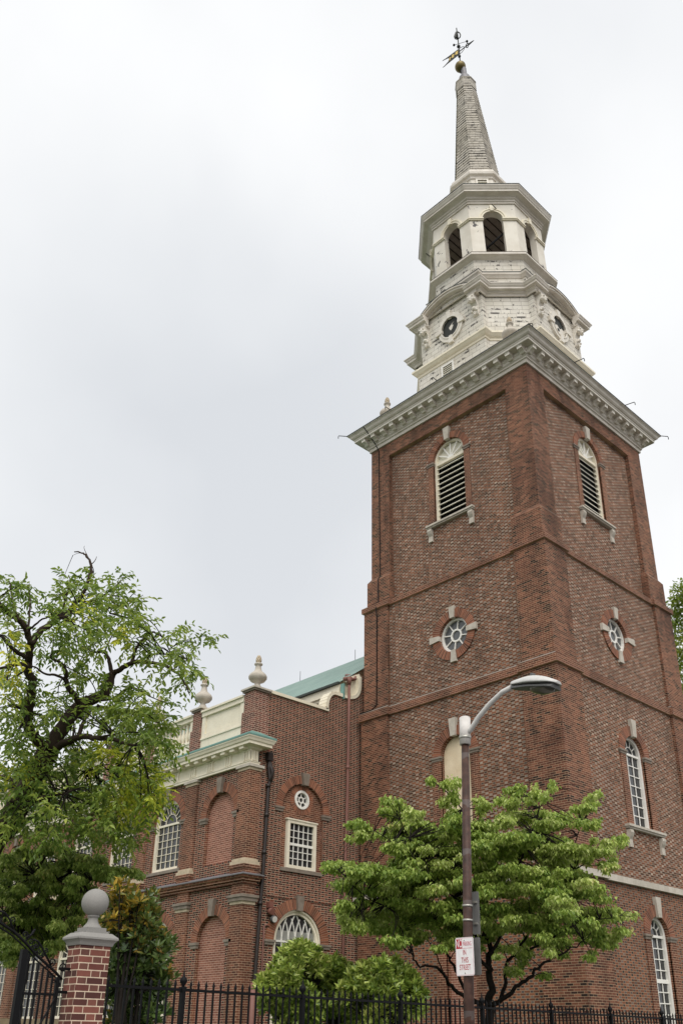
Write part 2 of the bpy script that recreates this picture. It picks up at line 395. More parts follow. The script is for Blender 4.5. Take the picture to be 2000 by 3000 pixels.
    def tube(s, path, rad, mat, n=8, cap=True):
        P = [np.array(p, float) for p in path]; m = len(P)
        rad = [rad]*m if np.isscalar(rad) else list(rad)
        t0 = P[1]-P[0]; t0 /= np.linalg.norm(t0)
        a = np.cross(t0, (0, 0, 1.0)); a = a if np.linalg.norm(a) > .05 else np.cross(t0, (1.0, 0, 0)); a /= np.linalg.norm(a)
        L = []
        for i in range(m):
            t = P[min(i+1, m-1)]-P[max(i-1, 0)]; t = t/(np.linalg.norm(t)+1e-12)
            a = a-t*a.dot(t); a /= np.linalg.norm(a)+1e-12; b = np.cross(t, a)
            L.append([P[i]+rad[i]*(a*cos(2*pi*k/n)+b*sin(2*pi*k/n)) for k in range(n)])
        for i in range(m-1):
            for k in range(n): s.face([L[i][k], L[i][(k+1) % n], L[i+1][(k+1) % n], L[i+1][k]], mat, smooth=True)
        if cap: s.face(L[0][::-1], mat); s.face(L[-1], mat)
    def build(s, name, parent=None):
        me = bpy.data.meshes.new(name)
        V = s.v if s.xf is None else [s.xf(p) for p in s.v]
        me.from_pydata(V, [], s.f); 
        for m in s.mats: me.materials.append(MATS[m])
        me.polygons.foreach_set('material_index', s.m)
        if s.sm:
            sm = [i in s.sm for i in range(len(s.f))]; me.polygons.foreach_set('use_smooth', sm)
        if s.uv:
            l = me.uv_layers.new(name='UVMap')
            for fi, uv in s.uv.items():
                st = me.polygons[fi].loop_start
                for k, q in enumerate(uv): l.data[st+k].uv = q
        bm = bmesh.new(); bm.from_mesh(me); bmesh.ops.remove_doubles(bm, verts=bm.verts, dist=1e-5)
        bmesh.ops.recalc_face_normals(bm, faces=bm.faces); bm.to_mesh(me); bm.free()
        return link(name, me, parent)
def link(name, me, parent=None):
    o = bpy.data.objects.new(name, me); col.objects.link(o)
    if parent is not None:
        o.parent = parent
        if parent.type == 'EMPTY': o.location = -parent.location
    return o
def tag(o, label=None, cat=None, group=None, kind=None):
    if label: o['label'] = label
    if cat: o['category'] = cat
    if group: o['group'] = group
    if kind: o['kind'] = kind
    return o
def thing(name, loc, label, cat, group=None):
    o = bpy.data.objects.new(name, None); col.objects.link(o); o.location = loc; o.empty_display_size = .3
    return tag(o, label, cat, group)
def copy_tree(o, d, parent=None):
    c = o.copy(); col.objects.link(c)
    if parent is not None: c.parent = parent
    c.location = Vector(o.location)+Vector(d)
    for ch in list(o.children):
        k = ch.copy(); col.objects.link(k); k.parent = c
        for g in list(ch.children):
            q = g.copy(); col.objects.link(q); q.parent = k
    return c
def arch(c, hw, zb, zs, n=16, sz=1.0):             # outline of an arched opening
    return [(c-hw, zb), (c+hw, zb)] + [(c+hw*cos(a), zs+hw*sz*sin(a)) for a in np.linspace(0, pi, n+1)]
def circ(c, z, r, n=32): return [(c+r*cos(a), z+r*sin(a)) for a in np.linspace(0, 2*pi, n, endpoint=False)]

# ------------------------------------------------------------------ ground
def sheet(name, x0, x1, y0, y1, z, mat):
    m = MB(); m.face([(x0, y0, z), (x1, y0, z), (x1, y1, z), (x0, y1, z)], mat); o = m.build(name); tag(o, kind='structure'); return o
sheet('ground', -900, 900, -900, 900, -.14, 'ground_dark')
sheet('street', -600, 600, -34, -9.6, -.13, 'asphalt')
m = MB(); m.wbox(-200, 200, -9.6, -5.25, -.2, 0, 'paving'); tag(m.build('sidewalk'), kind='structure')
m = MB(); m.wbox(-80, 60, -4.95, 70, -.2, .9, 'grass'); tag(m.build('churchyard_lawn'), kind='structure')

# ================================================================== TOWER
W = 9.2; PW = 1.40; RC = .12; CEN = 4.6
tower = thing('church_tower', (CEN, CEN, 0), 'tall red brick church tower with white timber belfry and grey shingled spire', 'tower')
def pier_stack(ix, iy, segs, mat='brick_pier'):
    """one corner pier: segs = list of (z, inset, reach)"""
    m = MB()
    def ring(z, o, pw):
        x0, x1 = (o, pw) if ix == 0 else (W-pw, W-o); y0, y1 = (o, pw) if iy == 0 else (W-pw, W-o)
        return [(x0, y0, z), (x1, y0, z), (x1, y1, z), (x0, y1, z)]
    L = [ring(*q) for q in segs]
    for k in range(len(L)-1):
        for i in range(4): m.face([L[k][i], L[k][(i+1) % 4], L[k+1][(i+1) % 4], L[k+1][i]], mat)
    m.face(L[0][::-1], mat); m.face(L[-1], mat)
    return m.build('corner_pier', tower)
Z0, Z1, Z2, Z3, Z4 = 0, 6.18, 13.13, 17.97, 26.29
STG = [(Z0, Z1, -.14, 'brick_blue_header'), (Z1, Z2, -.075, 'brick_grey_header'), (Z2, Z3, 0, 'brick_grey_header'), (Z3, Z4, .20, 'brick_grey_header')]
for ix in (0, 1):
    for iy in (0, 1):
        pier_stack(ix, iy, [(Z0, -.14, PW), (Z1+.02, -.14, PW)])
        pier_stack(ix, iy, [(Z1+.2, -.075, PW-.01), (Z2, -.075, PW-.01)])
        pier_stack(ix, iy, [(Z2+.36, 0, PW-.05), (Z3+.02, 0, PW-.05)])
        pier_stack(ix, iy, [(Z3+.26, .09, PW), (19.42, .09, PW), (19.62, .222, PW-.08), (Z4+.01, .222, PW-.08)])
# openings of each stage on the two sides one sees: face, centre
opA = {1: ('arch', 4.55, .68, 8.25, 10.92), 2: ('round', 4.45, 15.6, .70), 3: ('arch', 4.57, .84, 21.0, 24.05), 0: ('arch', 4.6, .62, 1.9, 4.72)}
opB = {1: ('arch', 4.62, .66, 8.25, 10.92), 2: ('round', 4.58, 15.6, .70), 3: ('arch', 4.62, .84, 21.0, 24.05), 0: ('arch', 4.64, .62, 1.9, 4.72)}
def outline(op): return arch(*op[1:]) if op[0] == 'arch' else circ(*op[1:])
for k, (za, zb, o, mat) in enumerate(STG):
    m = MB(); off = o+RC+(.09 if k == 3 else 0); p0, p1 = PW-.15, W-PW+.15
    for F, op in ((FA(off), opA[k]), (FB(off), opB[k])):
        m.hole(F, (p0, p1, za, zb), outline(op), 0, .32, mat, 'brick_rubbed')
    m.rect(FA(W-off), p0, p1, za, zb, 0, mat); m.rect(FB(W-off), p0, p1, za, zb, 0, mat)
    m.build('wall_panel', tower)
# frieze over the top panel
m = MB()
for F in (FA(.222), FB(.222), FA(W-.222-.3), FB(W-.222-.3)): m.box(F, PW-.08, W-PW+.08, 25.60, Z4+.01, -.28, -.003, 'brick_pier')
m.build('frieze_band', tower)
# string courses of projecting brick, broken round the piers
def string(za, zb, pier_o, panel_o, proj, slope, mat, topmat, name):
    m = MB()
    def band(pts, extra=0):
        m.sweep(pts, [(-.02, za), (proj, za), (proj, zb), (-.02, zb)], mat)
        m.sweep(pts, [(proj, zb+.002), (-.12, zb+slope)], topmat)
    q = PW+.0
    a, b = pier_o, panel_o
    pts = [(a, a), (q, a), (q, b), (W-q, b), (W-q, a), (W-a, a), (W-a, q), (W-b, q), (W-b, W-q), (W-a, W-q), (W-a, W-a), (W-q, W-a), (W-q, W-b), (q, W-b), (q, W-a), (a, W-a), (a, W-q), (b, W-q), (b, q), (a, q)]
    band(pts); return m.build(name, tower)
string(Z3, Z3+.22, .0, RC, .085, .10, 'brick_rubbed', 'brick_rubbed', 'string_course')
string(Z2, Z2+.30, -.075, RC-.075, .09, .16, 'brick_rubbed', 'stone_dark', 'string_course')
string(Z1, Z1+.20, -.14, RC-.14, .13, .03, 'limestone', 'limestone', 'stone_belt')

def keystone(m, F, c, zb, zt, wb, wt, d0, d1, mat='limestone'):
    m.prism(F, [(c-wb/2, zb), (c+wb/2, zb), (c+wt/2, zt), (c-wt/2, zt)], d0, d1, mat)
def sill_and_brackets(parent, F, c, hw, z, bh=.58, bw=.21):
    m = MB(); m.box(F, c-hw, c+hw, z-.10, z-.02, -.1, .19, 'limestone'); m.box(F, c-hw+.03, c+hw-.03, z-.16, z-.10, -.1, .14, 'limestone'); m.build('sill', parent)
    for s in (-1, 1):
        m = MB(); cc = c+s*(hw-.17)
        prof = [(0, z-.20), (.15, z-.20), (.17, z-.30), (.13, z-.42), (.07, z-.52), (.08, z-.60), (.09, z-.20-bh), (0, z-.20-bh)]
        G = Fr(F.p(cc-bw/2, 0, 0), F.n, F.s)
        m.prism(G, prof, 0, bw, 'limestone'); m.build('bracket', parent)
def imposts(m, F, c, r0, r1, z, d, mat, h=.16, sides=(-1, 1)):
    for s in sides:
        a, b = sorted((c+s*(r0-.05), c+s*(r1+.08)))
        m.box(F, a, b, z-h*.45, z, -.05, d+.05, mat); a, b = sorted((c+s*(r0-.02), c+s*(r1+.04))); m.box(F, a, b, z-h, z-h*.45, -.05, d+.02, mat)
def muntins(m, F, s0, s1, z0, z1, nc, nr, d, mat, t=.032, meet=None):
    for i in range(1, nc): c = s0+(s1-s0)*i/nc; m.box(F, c-t/2, c+t/2, z0, z1, d-.03, d, mat)
    for i in range(1, nr):
        z = z0+(z1-z0)*i/nr; h = t*1.9 if meet == i else t/2
        m.box(F, s0, s1, z-h, z+h, d-.033, d+(.014 if meet == i else .002), mat)
def fan(m, F, c, z, r, d, mat, n=5, t=.03, inner=.38):
    if inner: m.ring(F, c, z, r*inner-t/2, r*inner+t/2, 0, pi, d-.03, d, mat, 12)
    for i in range(1, n):
        a = pi*i/n; r0 = r*inner if inner else .02
        e = np.array([cos(a), sin(a)]); p = np.array([-sin(a), cos(a)])*t/2
        q0 = np.array([c, z])+e*r0; q1 = np.array([c, z])+e*r
        m.prism(F, [tuple(q0-p), tuple(q1-p), tuple(q1+p), tuple(q0+p)], d-.031, d+.001, mat)
def arch_frame(m, F, c, hw, zb, zs, t, d0, d1, mat, bottom=True):
    m.ring(F, c, zs, hw-t, hw, 0, pi, d0, d1, mat, 20)
    m.box(F, c-hw, c-hw+t, zb, zs, d0, d1, mat); m.box(F, c+hw-t, c+hw, zb, zs, d0, d1, mat)
    if bottom: m.box(F, c-hw+t, c+hw-t, zb, zb+t*.9, d0, d1+.012, mat)

def surround(F, c, hw, zs, parent, zb, ring=.34, jamb=True, key=(.45, .62), keymat='limestone', impz=None, impmat='stone_dark', d=.045):
    m = MB(); m.ring(F, c, zs, hw, hw+ring, 0, pi, -.05, d, 'arch_brick', 30)
    m.build('arch_ring', parent)
    for s in (-1, 1):
        m = MB(); imposts(m, F, c, hw, hw+ring, zs, d, impmat, sides=(s,)); m.build('impost', parent)
        if jamb:
            m = MB(); a, b = sorted((c+s*hw, c+s*(hw+ring))); m.box(F, a, b, zb, zs-.16, -.05, d-.003, 'brick_rubbed'); m.build('jamb', parent)
    m = MB(); keystone(m, F, c, zs+hw-.05, zs+hw+key[1], .22, .34, -.04, d+.09, keymat); m.build('keystone', parent)

def louver_window(F, op, n=11, din=-.30, tk=.035):
    _, c, hw, zb, zs = op
    m = MB(); arch_frame(m, F, c, hw, zb, zs, .10, -.24, -.09, 'frame_cream'); m.box(F, c-hw+.1, c+hw-.1, zs-.16, zs-.04, -.24, -.10, 'frame_cream')
    w_ = m.build('louvered_window', tower)
    m = MB(); m.rect(F, c-hw, c+hw, zb, zs, -.318, 'void_dark'); m.build('dark_backing', w_)
    m = MB()
    for i in range(n):
        z = zb+.1+(zs-.16-zb-.1)*(i+.25)/n; h = .10
        P = [F.p(c-hw+.1, z+h, din), F.p(c+hw-.1, z+h, din), F.p(c+hw-.1, z, -.12), F.p(c-hw+.1, z, -.12)]
        Q = [(p[0], p[1], p[2]+tk) for p in P]
        m.hexa(P+Q, 'louver_paint')
    m.build('louver_slats', w_)
    m = MB(); m.disc(F, c, zs-.05, hw-.08, -.22, 'louver_paint', 0, pi, 20); fan(m, F, c, zs-.03, hw-.06, -.13, 'frame_white', 6, .05, None)
    m.disc(F, c, zs-.03, .16, -.125, 'frame_white', 0, pi, 10); m.build('fanlight', w_)
    surround(F, c, hw, zs, w_, zb, .29, key=(.4, .56), impmat='stone_dark')
    sill_and_brackets(w_, F, c, 1.25, zb)
louver_window(FA(.41), opA[3]); louver_window(FB(.41), opB[3], 11, -.19, .026)

def round_window(F, op):
    _, c, z, r = op
    m = MB(); m.ring(F, c, z, r-.09, r, 0, 2*pi, -.26, -.10, 'frame_white', 32, True); m.ring(F, c, z, .20, .27, 0, 2*pi, -.20, -.135, 'frame_white', 20, True)
    for i in range(8):
        a = 2*pi*i/8+.2; e = np.array([cos(a), sin(a)]); p = np.array([-sin(a), cos(a)])*.02
        q0 = np.array([c, z])+e*.25; q1 = np.array([c, z])+e*(r-.07)
        m.prism(F, [tuple(q0-p), tuple(q1-p), tuple(q1+p), tuple(q0+p)], -.20, -.14, 'frame_white')
    w_ = m.build('round_window', tower)
    m = MB(); m.disc(F, c, z, r-.03, -.19, 'glass_dim'); m.build('pane', w_)
    m = MB(); m.ring(F, c, z, r+.0, r+.34, 0, 2*pi, -.05, .05, 'arch_brick', 40, True); m.build('brick_ring', w_)
    for a in (pi/2, 0, pi, 3*pi/2):
        m = MB(); e = np.array([cos(a), sin(a)]); p = np.array([-sin(a), cos(a)]); q = np.array([c, z])
        m.prism(F, [tuple(q+e*(r-.03)-p*.095), tuple(q+e*(r+.45)-p*.14), tuple(q+e*(r+.45)+p*.14), tuple(q+e*(r-.03)+p*.095)], -.05, .11, 'limestone'); m.build('keystone', w_)
round_window(FA(.12), opA[2]); round_window(FB(.12), opB[2])

def sash_arch(F, op, parent, nc, nr, name='arched_window', cream='frame_white', glass='window_glass', meet=None, t=.11, sill=True, ring=.36, key=(.4, .6), dep=-.26, jamb=True, keymat='limestone'):
    _, c, hw, zb, zs = op
    m = MB(); arch_frame(m, F, c, hw, zb, zs, t, dep, dep+.14, cream); i = hw-t
    m.box(F, c-i, c+i, zs-.05, zs+.03, dep, dep+.10, cream)
    muntins(m, F, c-i, c+i, zb+t*.9, zs-.05, nc, nr, dep+.07, cream, .022 if nc > 3 else .032, meet=meet); fan(m, F, c, zs+.03, i+.02, dep+.07, cream, nc*2-1, .022, .45)
    w_ = m.build(name, parent)
    m = MB(); m.face([F.p(a, z, dep+.03) for a, z in arch(c, hw-.02, zb+.02, zs)], glass); m.build('pane', w_)
    if ring: surround(F, c, hw, zs, w_, zb, ring, jamb, key, keymat)
    if sill: sill_and_brackets(w_, F, c, 1.25, zb)
    return w_
sash_arch(FB(.045), opB[1], tower, 3, 7); sash_arch(FB(-.02), opB[0], tower, 3, 8, meet=4)
def boarded(F, op, sill):
    _, c, hw, zb, zs = op
    m = MB(); m.prism(F, arch(c, hw-.005, zb+.003, zs), -.20, -.16, 'board_tan'); w_ = m.build('boarded_window', tower)
    surround(F, c, hw, zs, w_, zb, .36)
    if sill: sill_and_brackets(w_, F, c, 1.25, zb)
boarded(FA(.045), opA[1], True)
op = opA[0]; m = MB(); m.prism(FA(-.02), arch(op[1], op[2]-.005, op[3]+.003, op[4]), -.22, -.17, 'brick_panel_light'); w_ = m.build('blind_window', tower); surround(FA(-.02), op[1], op[2], op[4], w_, op[3], .36)

# eaves of the brick tower
sq = [(.222, .222), (W-.222, .222), (W-.222, W-.222), (.222, W-.222)]
m = MB(); m.sweep(sq, [(0, Z4-.02), (.07, Z4-.02), (.07, Z4+.13), (.10, Z4+.15), (.13, Z4+.15), (.13, Z4+.21), (.19, Z4+.26), (.21, Z4+.37), (.24, Z4+.40), (.24, Z4+.54), (.56, Z4+.54),
   (.56, Z4+.64), (.585, Z4+.645), (.60, Z4+.70), (.65, Z4+.72), (.70, Z4+.77), (.735, Z4+.84), (.775, Z4+.88), (.815, Z4+.90), (.818, Z4+.935), (.80, Z4+.94), (-.5, Z4+1.15)], 'cornice_paint')
cor = m.build('cornice', tower)
m = MB(); m.sweep(sq, [(.80, Z4+.925), (.835, Z4+.925), (.835, Z4+.965), (.76, Z4+.972)], 'copper_dark'); m.build('gutter_edge', cor)
m = MB(); m.sweep(sq, [(.555, Z4+.552), (.568, Z4+.552), (.568, Z4+.637), (.555, Z4+.637)], 'white_paint'); m.build('fascia', cor)  # lighter colour puts in the light on the upright front of the cornice
m = MB(); m.cap([(.6, .6), (W-.6, .6), (W-.6, W-.6), (.6, W-.6)], Z4+1.14, 'lead_sheet'); m.build('flat_roof', tower)
a = .222-.24
for F, dirv in ((FA(a), (0, 1, 0)), (FB(a), (1, 0, 0))):
    for i in range(16):
        ds = (W-2*a-.24)*i/15*.986
        if i == 0:
            m = MB(); s = a+.18; m.prism(Fr(F.p(s-.11, 0, 0), F.n, F.s), [(-.03, Z4+.28), (.04, Z4+.28), (.10, Z4+.34), (.20, Z4+.385), (.265, Z4+.39), (.265, Z4+.50), (.285, Z4+.50), (.285, Z4+.538), (-.03, Z4+.538)], 0, .22, 'white_paint'); mo = m.build('modillion', cor)  # blocks coloured paler than the cornice to paint in their lit fronts
        else:
            q = mo.copy(); col.objects.link(q); q.parent = cor; q.location = Vector(dirv)*ds
for p, d in (((-.6, W+.6), (-.3, .27)), ((W+.6, -.6), (.3, -.2)), ((-.6, -.6), (.1, -.1)), ((2.6, -.6), (.08, -.42)), ((6.6, -.6), (.12, -.42)), ((-.6, 4.2), (-.3, 0)), ((-.6, 7.0), (-.3, 0))):
    m = MB(); P = np.array([p[0], p[1], Z4+.95]); D = np.array([d[0], d[1], .02])
    m.tube([P-D*.3, P+D*.95, P+D+np.array([0, 0, -.05]), P+D+np.array([0, 0, -.16])], .018, 'iron_black', 6); m.build('iron_hook', tower)
# conductor cable down the north pier
m = MB(); m.tube([(-.60, 8.7, 27.2), (-.34, 8.62, 26.9), (.0, 8.5, 26.4), (.16, 8.45, 26.1), (.195, 8.44, 19.6), (.065, 8.44, 19.4), (.065, 8.42, 18.3), (-.09, 8.42, 18.0), (-.03, 8.42, 17.5), (-.03, 8.45, 13.7), (-.05, 8.7, 13.55), (-.12, 9.3, 13.5)], .022, 'iron_black', 6)
m.build('conductor_cable', tower)

# ------------------------------------------------------------------ timber stages (they lean a little, as the old spire does)
def lean(p):
    L = max(0.0, p[2]-31.0)*.032
    return (p[0]-.717*L, p[1]+.697*L, p[2])
def crossplan(a, b, r):
    q = a-r
    pts = [(-a, -b), (-q, -b), (-b, -q), (-b, -a), (b, -a), (b, -q), (q, -b), (a, -b), (a, b), (q, b), (b, q), (b, a), (-b, a), (-b, q), (-q, b), (-a, b)]
    return [(CEN+x, CEN+y) for x, y in pts]
T22 = tan(pi/8)
def octo(a):
    b = a*T22
    return [(CEN+x, CEN+y) for x, y in ((-a, b), (-a, -b), (-b, -a), (b, -a), (a, -b), (a, b), (b, a), (-b, a))]
m = MB(lean); P1 = crossplan(3.66, 1.96, .30)
m.sweep(P1, [(0, 27.3), (0, 29.7)], 'shingle_white'); st1 = m.build('lower_timber_stage', tower)
m = MB(lean); m.sweep(P1, [(0, 29.62), (.04, 29.62), (.05, 29.72), (.14, 29.78), (.20, 29.86), (.24, 29.90), (.24, 30.0), (.20, 30.03), (-.1, 30.12)], 'cream_paint'); m.build('moulding', st1)
for F in (FA(CEN-3.66),):                              # one louvre on the north face
    m = MB(lean); s = CEN+.2
    m.box(F, s-.40, s+.40, 28.80, 28.88, 0, .05, 'frame_white'); m.box(F, s-.36, s+.36, 29.38, 29.46, 0, .05, 'frame_white')
    m.box(F, s-.36, s-.28, 28.88, 29.38, 0, .05, 'frame_white'); m.box(F, s+.28, s+.36, 28.88, 29.38, 0, .05, 'frame_white')
    m.rect(F, s-.32, s+.32, 28.88, 29.38, .006, 'void_dark')
    for i in range(4): m.box(F, s-.28, s+.28, 28.94+i*.11, 28.975+i*.11, .008, .04, 'louver_paint')
    m.build('louvre_vent', st1)
AW, BW = 3.50, 1.84
m = MB(lean); P2 = crossplan(AW, BW, .30); m.sweep(P2, [(0, 30.0), (0, 32.75)], 'shingle_white')
ARC_H = 1.46; RISE = .52; RA = (ARC_H**2+RISE**2)/(2*RISE); ZA = 32.72+RISE-RA; A0 = math.asin((32.72-ZA)/RA)
faces4 = (FA(CEN-AW), FB(CEN-AW), Fr((CEN+AW, 0, 0), (0, 1, 0), (1, 0, 0)), Fr((0, CEN+AW, 0), (1, 0, 0), (0, 1, 0)))
for F in faces4:
    poly = [(CEN+RA*cos(a), ZA+RA*sin(a)) for a in np.linspace(A0, pi-A0, 15)]
    m.prism(F, poly, -.9, -.003, 'shingle_white')
st2 = m.build('dial_stage', tower)
# cornice over the canted corners, broken forward over the consoles
prof2 = [(0, 32.35), (.05, 32.35), (.07, 32.45), (.14, 32.50), (.15, 32.56), (.30, 32.58), (.30, 32.68), (.34, 32.71), (.38, 32.79), (.41, 32.82), (.41, 32.86), (-.1, 32.95)]
for k in range(4):
    q = AW-.30; e = .16
    pts = [(-AW-e, -1.22), (-AW-e, -BW-.05), (-q, -BW-.05), (-BW-.05, -q), (-BW-.05, -AW-e), (-1.22, -AW-e)]
    ca, sa = cos(pi/2*k), sin(pi/2*k)
    m = MB(lean); m.sweep([(CEN+x*ca-y*sa, CEN+x*sa+y*ca) for x, y in pts], prof2, 'cornice_paint', closed=False)
    m.build('corner_cornice', st2)
for k, F in enumerate(faces4):
    m = MB(lean)
    m.ring(F, CEN, ZA, RA-.02, RA+.07, A0-.06, pi-A0+.06, 0, .12, 'cornice_paint', 18); m.ring(F, CEN, ZA, RA+.07, RA+.17, A0-.06, pi-A0+.06, 0, .34, 'cornice_paint', 18)
    m.ring(F, CEN, ZA, RA+.17, RA+.25, A0-.06, pi-A0+.06, -.9, .40, 'cornice_paint', 18); m.ring(F, CEN, ZA, RA+.25, RA+.27, A0-.06, pi-A0+.06, -.9, .42, 'copper_dark', 18)
    m.build('curved_pediment', st2)
    if k > 1: continue
    # round dial opening with four keystones, boarded inside
    zc = 31.56; m = MB(lean); m.ring(F, CEN, zc, .50, .72, 0, 2*pi, -.02, .10, 'white_paint', 32, True, 1.12); m.ring(F, CEN, zc, .50, .56, 0, 2*pi, -.02, .13, 'white_paint', 32, True, 1.12)
    for a in (0, pi/2, pi, 3*pi/2):
        e = np.array([cos(a), sin(a)*1.12]); p = np.array([-sin(a), cos(a)]); q = np.array([CEN, zc])
        m.prism(F, [tuple(q+e*.47-p*.09), tuple(q+e*.84-p*.13), tuple(q+e*.84+p*.13), tuple(q+e*.47+p*.09)], 0, .155, 'white_paint')
    dial = m.build('round_dial', st2)
    m = MB(lean); m.disc(F, CEN, zc, .51, .02, 'bronze_dark' if k == 0 else 'white_paint', sz=1.12); m.build('dial_board', dial)
    m = MB(lean)
    if k == 0:                                        # torn paint, pale centre
        pl = [(.10, .02), (.14, .14), (.05, .22), (.20, .36), (.10, .30), (-.02, .20), (-.12, .10), (-.08, -.06), (-.02, -.16), (.06, -.08)]
        m.prism(F, [(CEN-a, zc-.02+b*.8) for a, b in pl], .015, .03, 'white_paint')
    else:
        pl = [(-.45, .1), (-.3, -.02), (-.1, .12), (.1, -.06), (.25, .1), (.45, .05), (.42, .32), (.2, .52), (-.2, .52), (-.42, .3)]
        m.prism(F, [(CEN+a, zc+b) for a, b in pl], .015, .03, 'bronze_dark'); m.prism(F, [(CEN+a, zc+b) for a, b in circ(-.04, -.17, .09, 10)], .015, .032, 'bronze_dark')
    m.build('paint_remnant', dial)
    for s in (-1, 1):                                 # carved consoles with masks
        c = CEN+s*(BW-.36); m = MB(lean)
        G = Fr(F.p(c-.16, 0, 0), F.n, F.s)
        m.prism(G, [(0, 32.36), (.30, 32.36), (.31, 32.20), (.21, 32.02), (.09, 31.78), (.12, 31.60), (.14, 31.46), (.09, 31.30), (0, 31.22)], 0, .32, 'white_paint')
        for dz, dd, rr in ((32.10, .30, .20), (31.62, .15, .15), (31.36, .14, .11)):
            q = F.p(c, dz, dd); ax = np.abs(F.n)*.08; rr *= .82; m.ell(q, (rr*.92, rr*.92, rr*(1.25 if dz > 32 else .8)), 'white_paint')
        for ss, dz, rr in ((-.11, 32.16, .05), (.11, 32.16, .05), (0, 32.08, .06), (0, 31.95, .07), (-.16, 32.02, .08), (.16, 32.02, .08), (-.12, 31.5, .06), (.12, 31.5, .06), (0, 31.28, .06)):
            m.ell(F.p(c+ss, dz, .40 if dz > 31.9 and abs(ss) < .14 else (.30 if dz > 31.9 else .16)), (rr, rr, rr), 'white_paint', 8, 6)
        m.build('carved_console', st2)
    for c in (CEN-BW+.30, CEN+BW-.30): m = MB(lean); m.box(F, c-.25, c+.25, 32.36, 32.60, 0, .30, 'cornice_paint'); m.build('console_block', st2)
m = MB(lean); P3 = crossplan(3.02, 1.46, .20); m.sweep(P3, [(.65, 32.8), (.02, 33.0), (0, 34.1)], 'shingle_white')
m.sweep(P3, [(0, 34.05), (.04, 34.05), (.10, 34.14), (.16, 34.2), (.17, 34.30), (.12, 34.34), (-.9, 34.5)], 'cornice_paint')
m.sweep(P3, [(.15, 34.30), (.185, 34.30), (.185, 34.335), (.12, 34.345)], 'copper_dark'); m.build('attic_stage', tower)
# octagonal belfry
m = MB(lean); O = octo(2.86); m.sweep(O, [(0, 34.2), (0, 35.5)], 'shingle_white'); bb = m.build('belfry_base', tower)
m = MB(lean); m.sweep(O, [(0, 35.42), (.10, 35.46), (.17, 35.50), (.29, 35.53), (.29, 35.64), (.26, 35.66), (-.35, 35.76)], 'cornice_paint'); m.sweep(O, [(-.2, 35.745), (.26, 35.67), (.30, 35.67), (.30, 35.655)], 'stone_dark'); m.build('coping', bb)
AB = 2.76; hwf = AB*T22
bel = None
for k in range(8):
    a = pi+k*pi/4; nd = (cos(a), sin(a), 0); sd_ = (-sin(a), cos(a), 0)
    F = Fr((CEN+AB*cos(a), CEN+AB*sin(a), 0), sd_, nd)
    m = MB(lean); m.hole(F, (-hwf, hwf, 35.7, 39.35), arch(0, .50, 35.72, 38.28), 0, .34, 'peeling_paint')
    Fi = Fr((CEN+(AB-.34)*cos(a), CEN+(AB-.34)*sin(a), 0), sd_, nd); hi = (AB-.34)*T22
    m.hole(Fi, (-hi, hi, 35.7, 39.0), arch(0, .50, 35.72, 38.28), 0, .001, 'inside_wood')
    o = m.build('belfry_wall', tower)
    m = MB(lean); m.ring(F, 0, 38.28, .50, .60, 0, pi, -.03, .05, 'cream_paint', 16); m.ring(F, 0, 38.28, .60, .68, 0, pi, -.03, .08, 'cream_paint', 16)
    keystone(m, F, 0, 38.74, 39.10, .16, .22, -.02, .13, 'cream_paint'); m.build('arch_moulding', o)
    m = MB(lean)
    for s0, s1 in ((-hwf-.02, -.46), (.46, hwf+.02)):
        m = MB(lean); m.box(F, s0, s1, 38.16, 38.22, -.03, .07, 'cream_paint'); m.box(F, s0, s1, 38.22, 38.29, -.03, .11, 'cream_paint'); m.build('impost_band', o)
m = MB(lean); m.cap(octo(AB-.3), 38.95, 'inside_wood')
for i in range(-6, 7):
    m.wbox(CEN-2.2, CEN+2.2, CEN+i*.36-.012, CEN+i*.36+.012, 38.90, 38.945, 'void_dark')
m.build('belfry_ceiling', tower)
m = MB(lean); m.cap(octo(AB-.3), 35.73, 'inside_wood'); m.build('belfry_floor', tower)
m = MB(lean); m.tube([(CEN-2.3, CEN-1.2, 36.2), (CEN-1.2, CEN-2.3, 37.9)], .05, 'void_dark', 6); m.build('brace', tower)
m = MB(lean); m.sweep(octo(AB), [(0, 39.28), (.06, 39.28), (.06, 39.38), (.10, 39.40), (.10, 39.50), (.16, 39.53), (.17, 39.62), (.24, 39.66), (.46, 39.70), (.46, 39.80), (.49, 39.82), (.54, 39.92), (.58, 39.98), (.58, 40.05), (.55, 40.07), (-1.1, 40.5)], 'cornice_paint')
bc = m.build('belfry_cornice', tower)
m = MB(lean); m.sweep(octo(AB), [(.56, 40.04), (.60, 40.04), (.60, 40.075), (.5, 40.085)], 'copper_dark'); m.build('gutter_edge', bc)
# spire
m = MB(lean); O = octo(1.36); m.sweep(O, [(.12, 40.2), (.12, 41.3), (0, 41.35), (0, 42.9)], 'white_paint'); pl = m.build('spire_pedestal', tower)
m = MB(lean); m.sweep(O, [(0, 42.8), (.06, 42.82), (.08, 42.95), (.20, 43.02), (.22, 43.16), (.14, 43.30), (.12, 43.42), (-.1, 43.5)], 'cornice_paint'); m.build('moulding', pl)
for k in range(8):
    a = pi+k*pi/4; F = Fr((CEN+1.36*cos(a), CEN+1.36*sin(a), 0), (-sin(a), cos(a), 0), (cos(a), sin(a), 0))
    m = MB(lean); m.rect(F, -.24, .24, 41.5, 42.7, .006, 'void_dark')
    for z in np.arange(41.55, 42.65, .14): m.box(F, -.24, .24, z, z+.05, .008, .06, 'louver_paint')
    m.box(F, -.33, -.24, 41.42, 42.78, 0, .07, 'white_paint'); m.box(F, .24, .33, 41.42, 42.78, 0, .07, 'white_paint'); m.box(F, -.24, .24, 42.7, 42.78, 0, .07, 'white_paint')
    m.build('louvre_vent', pl)
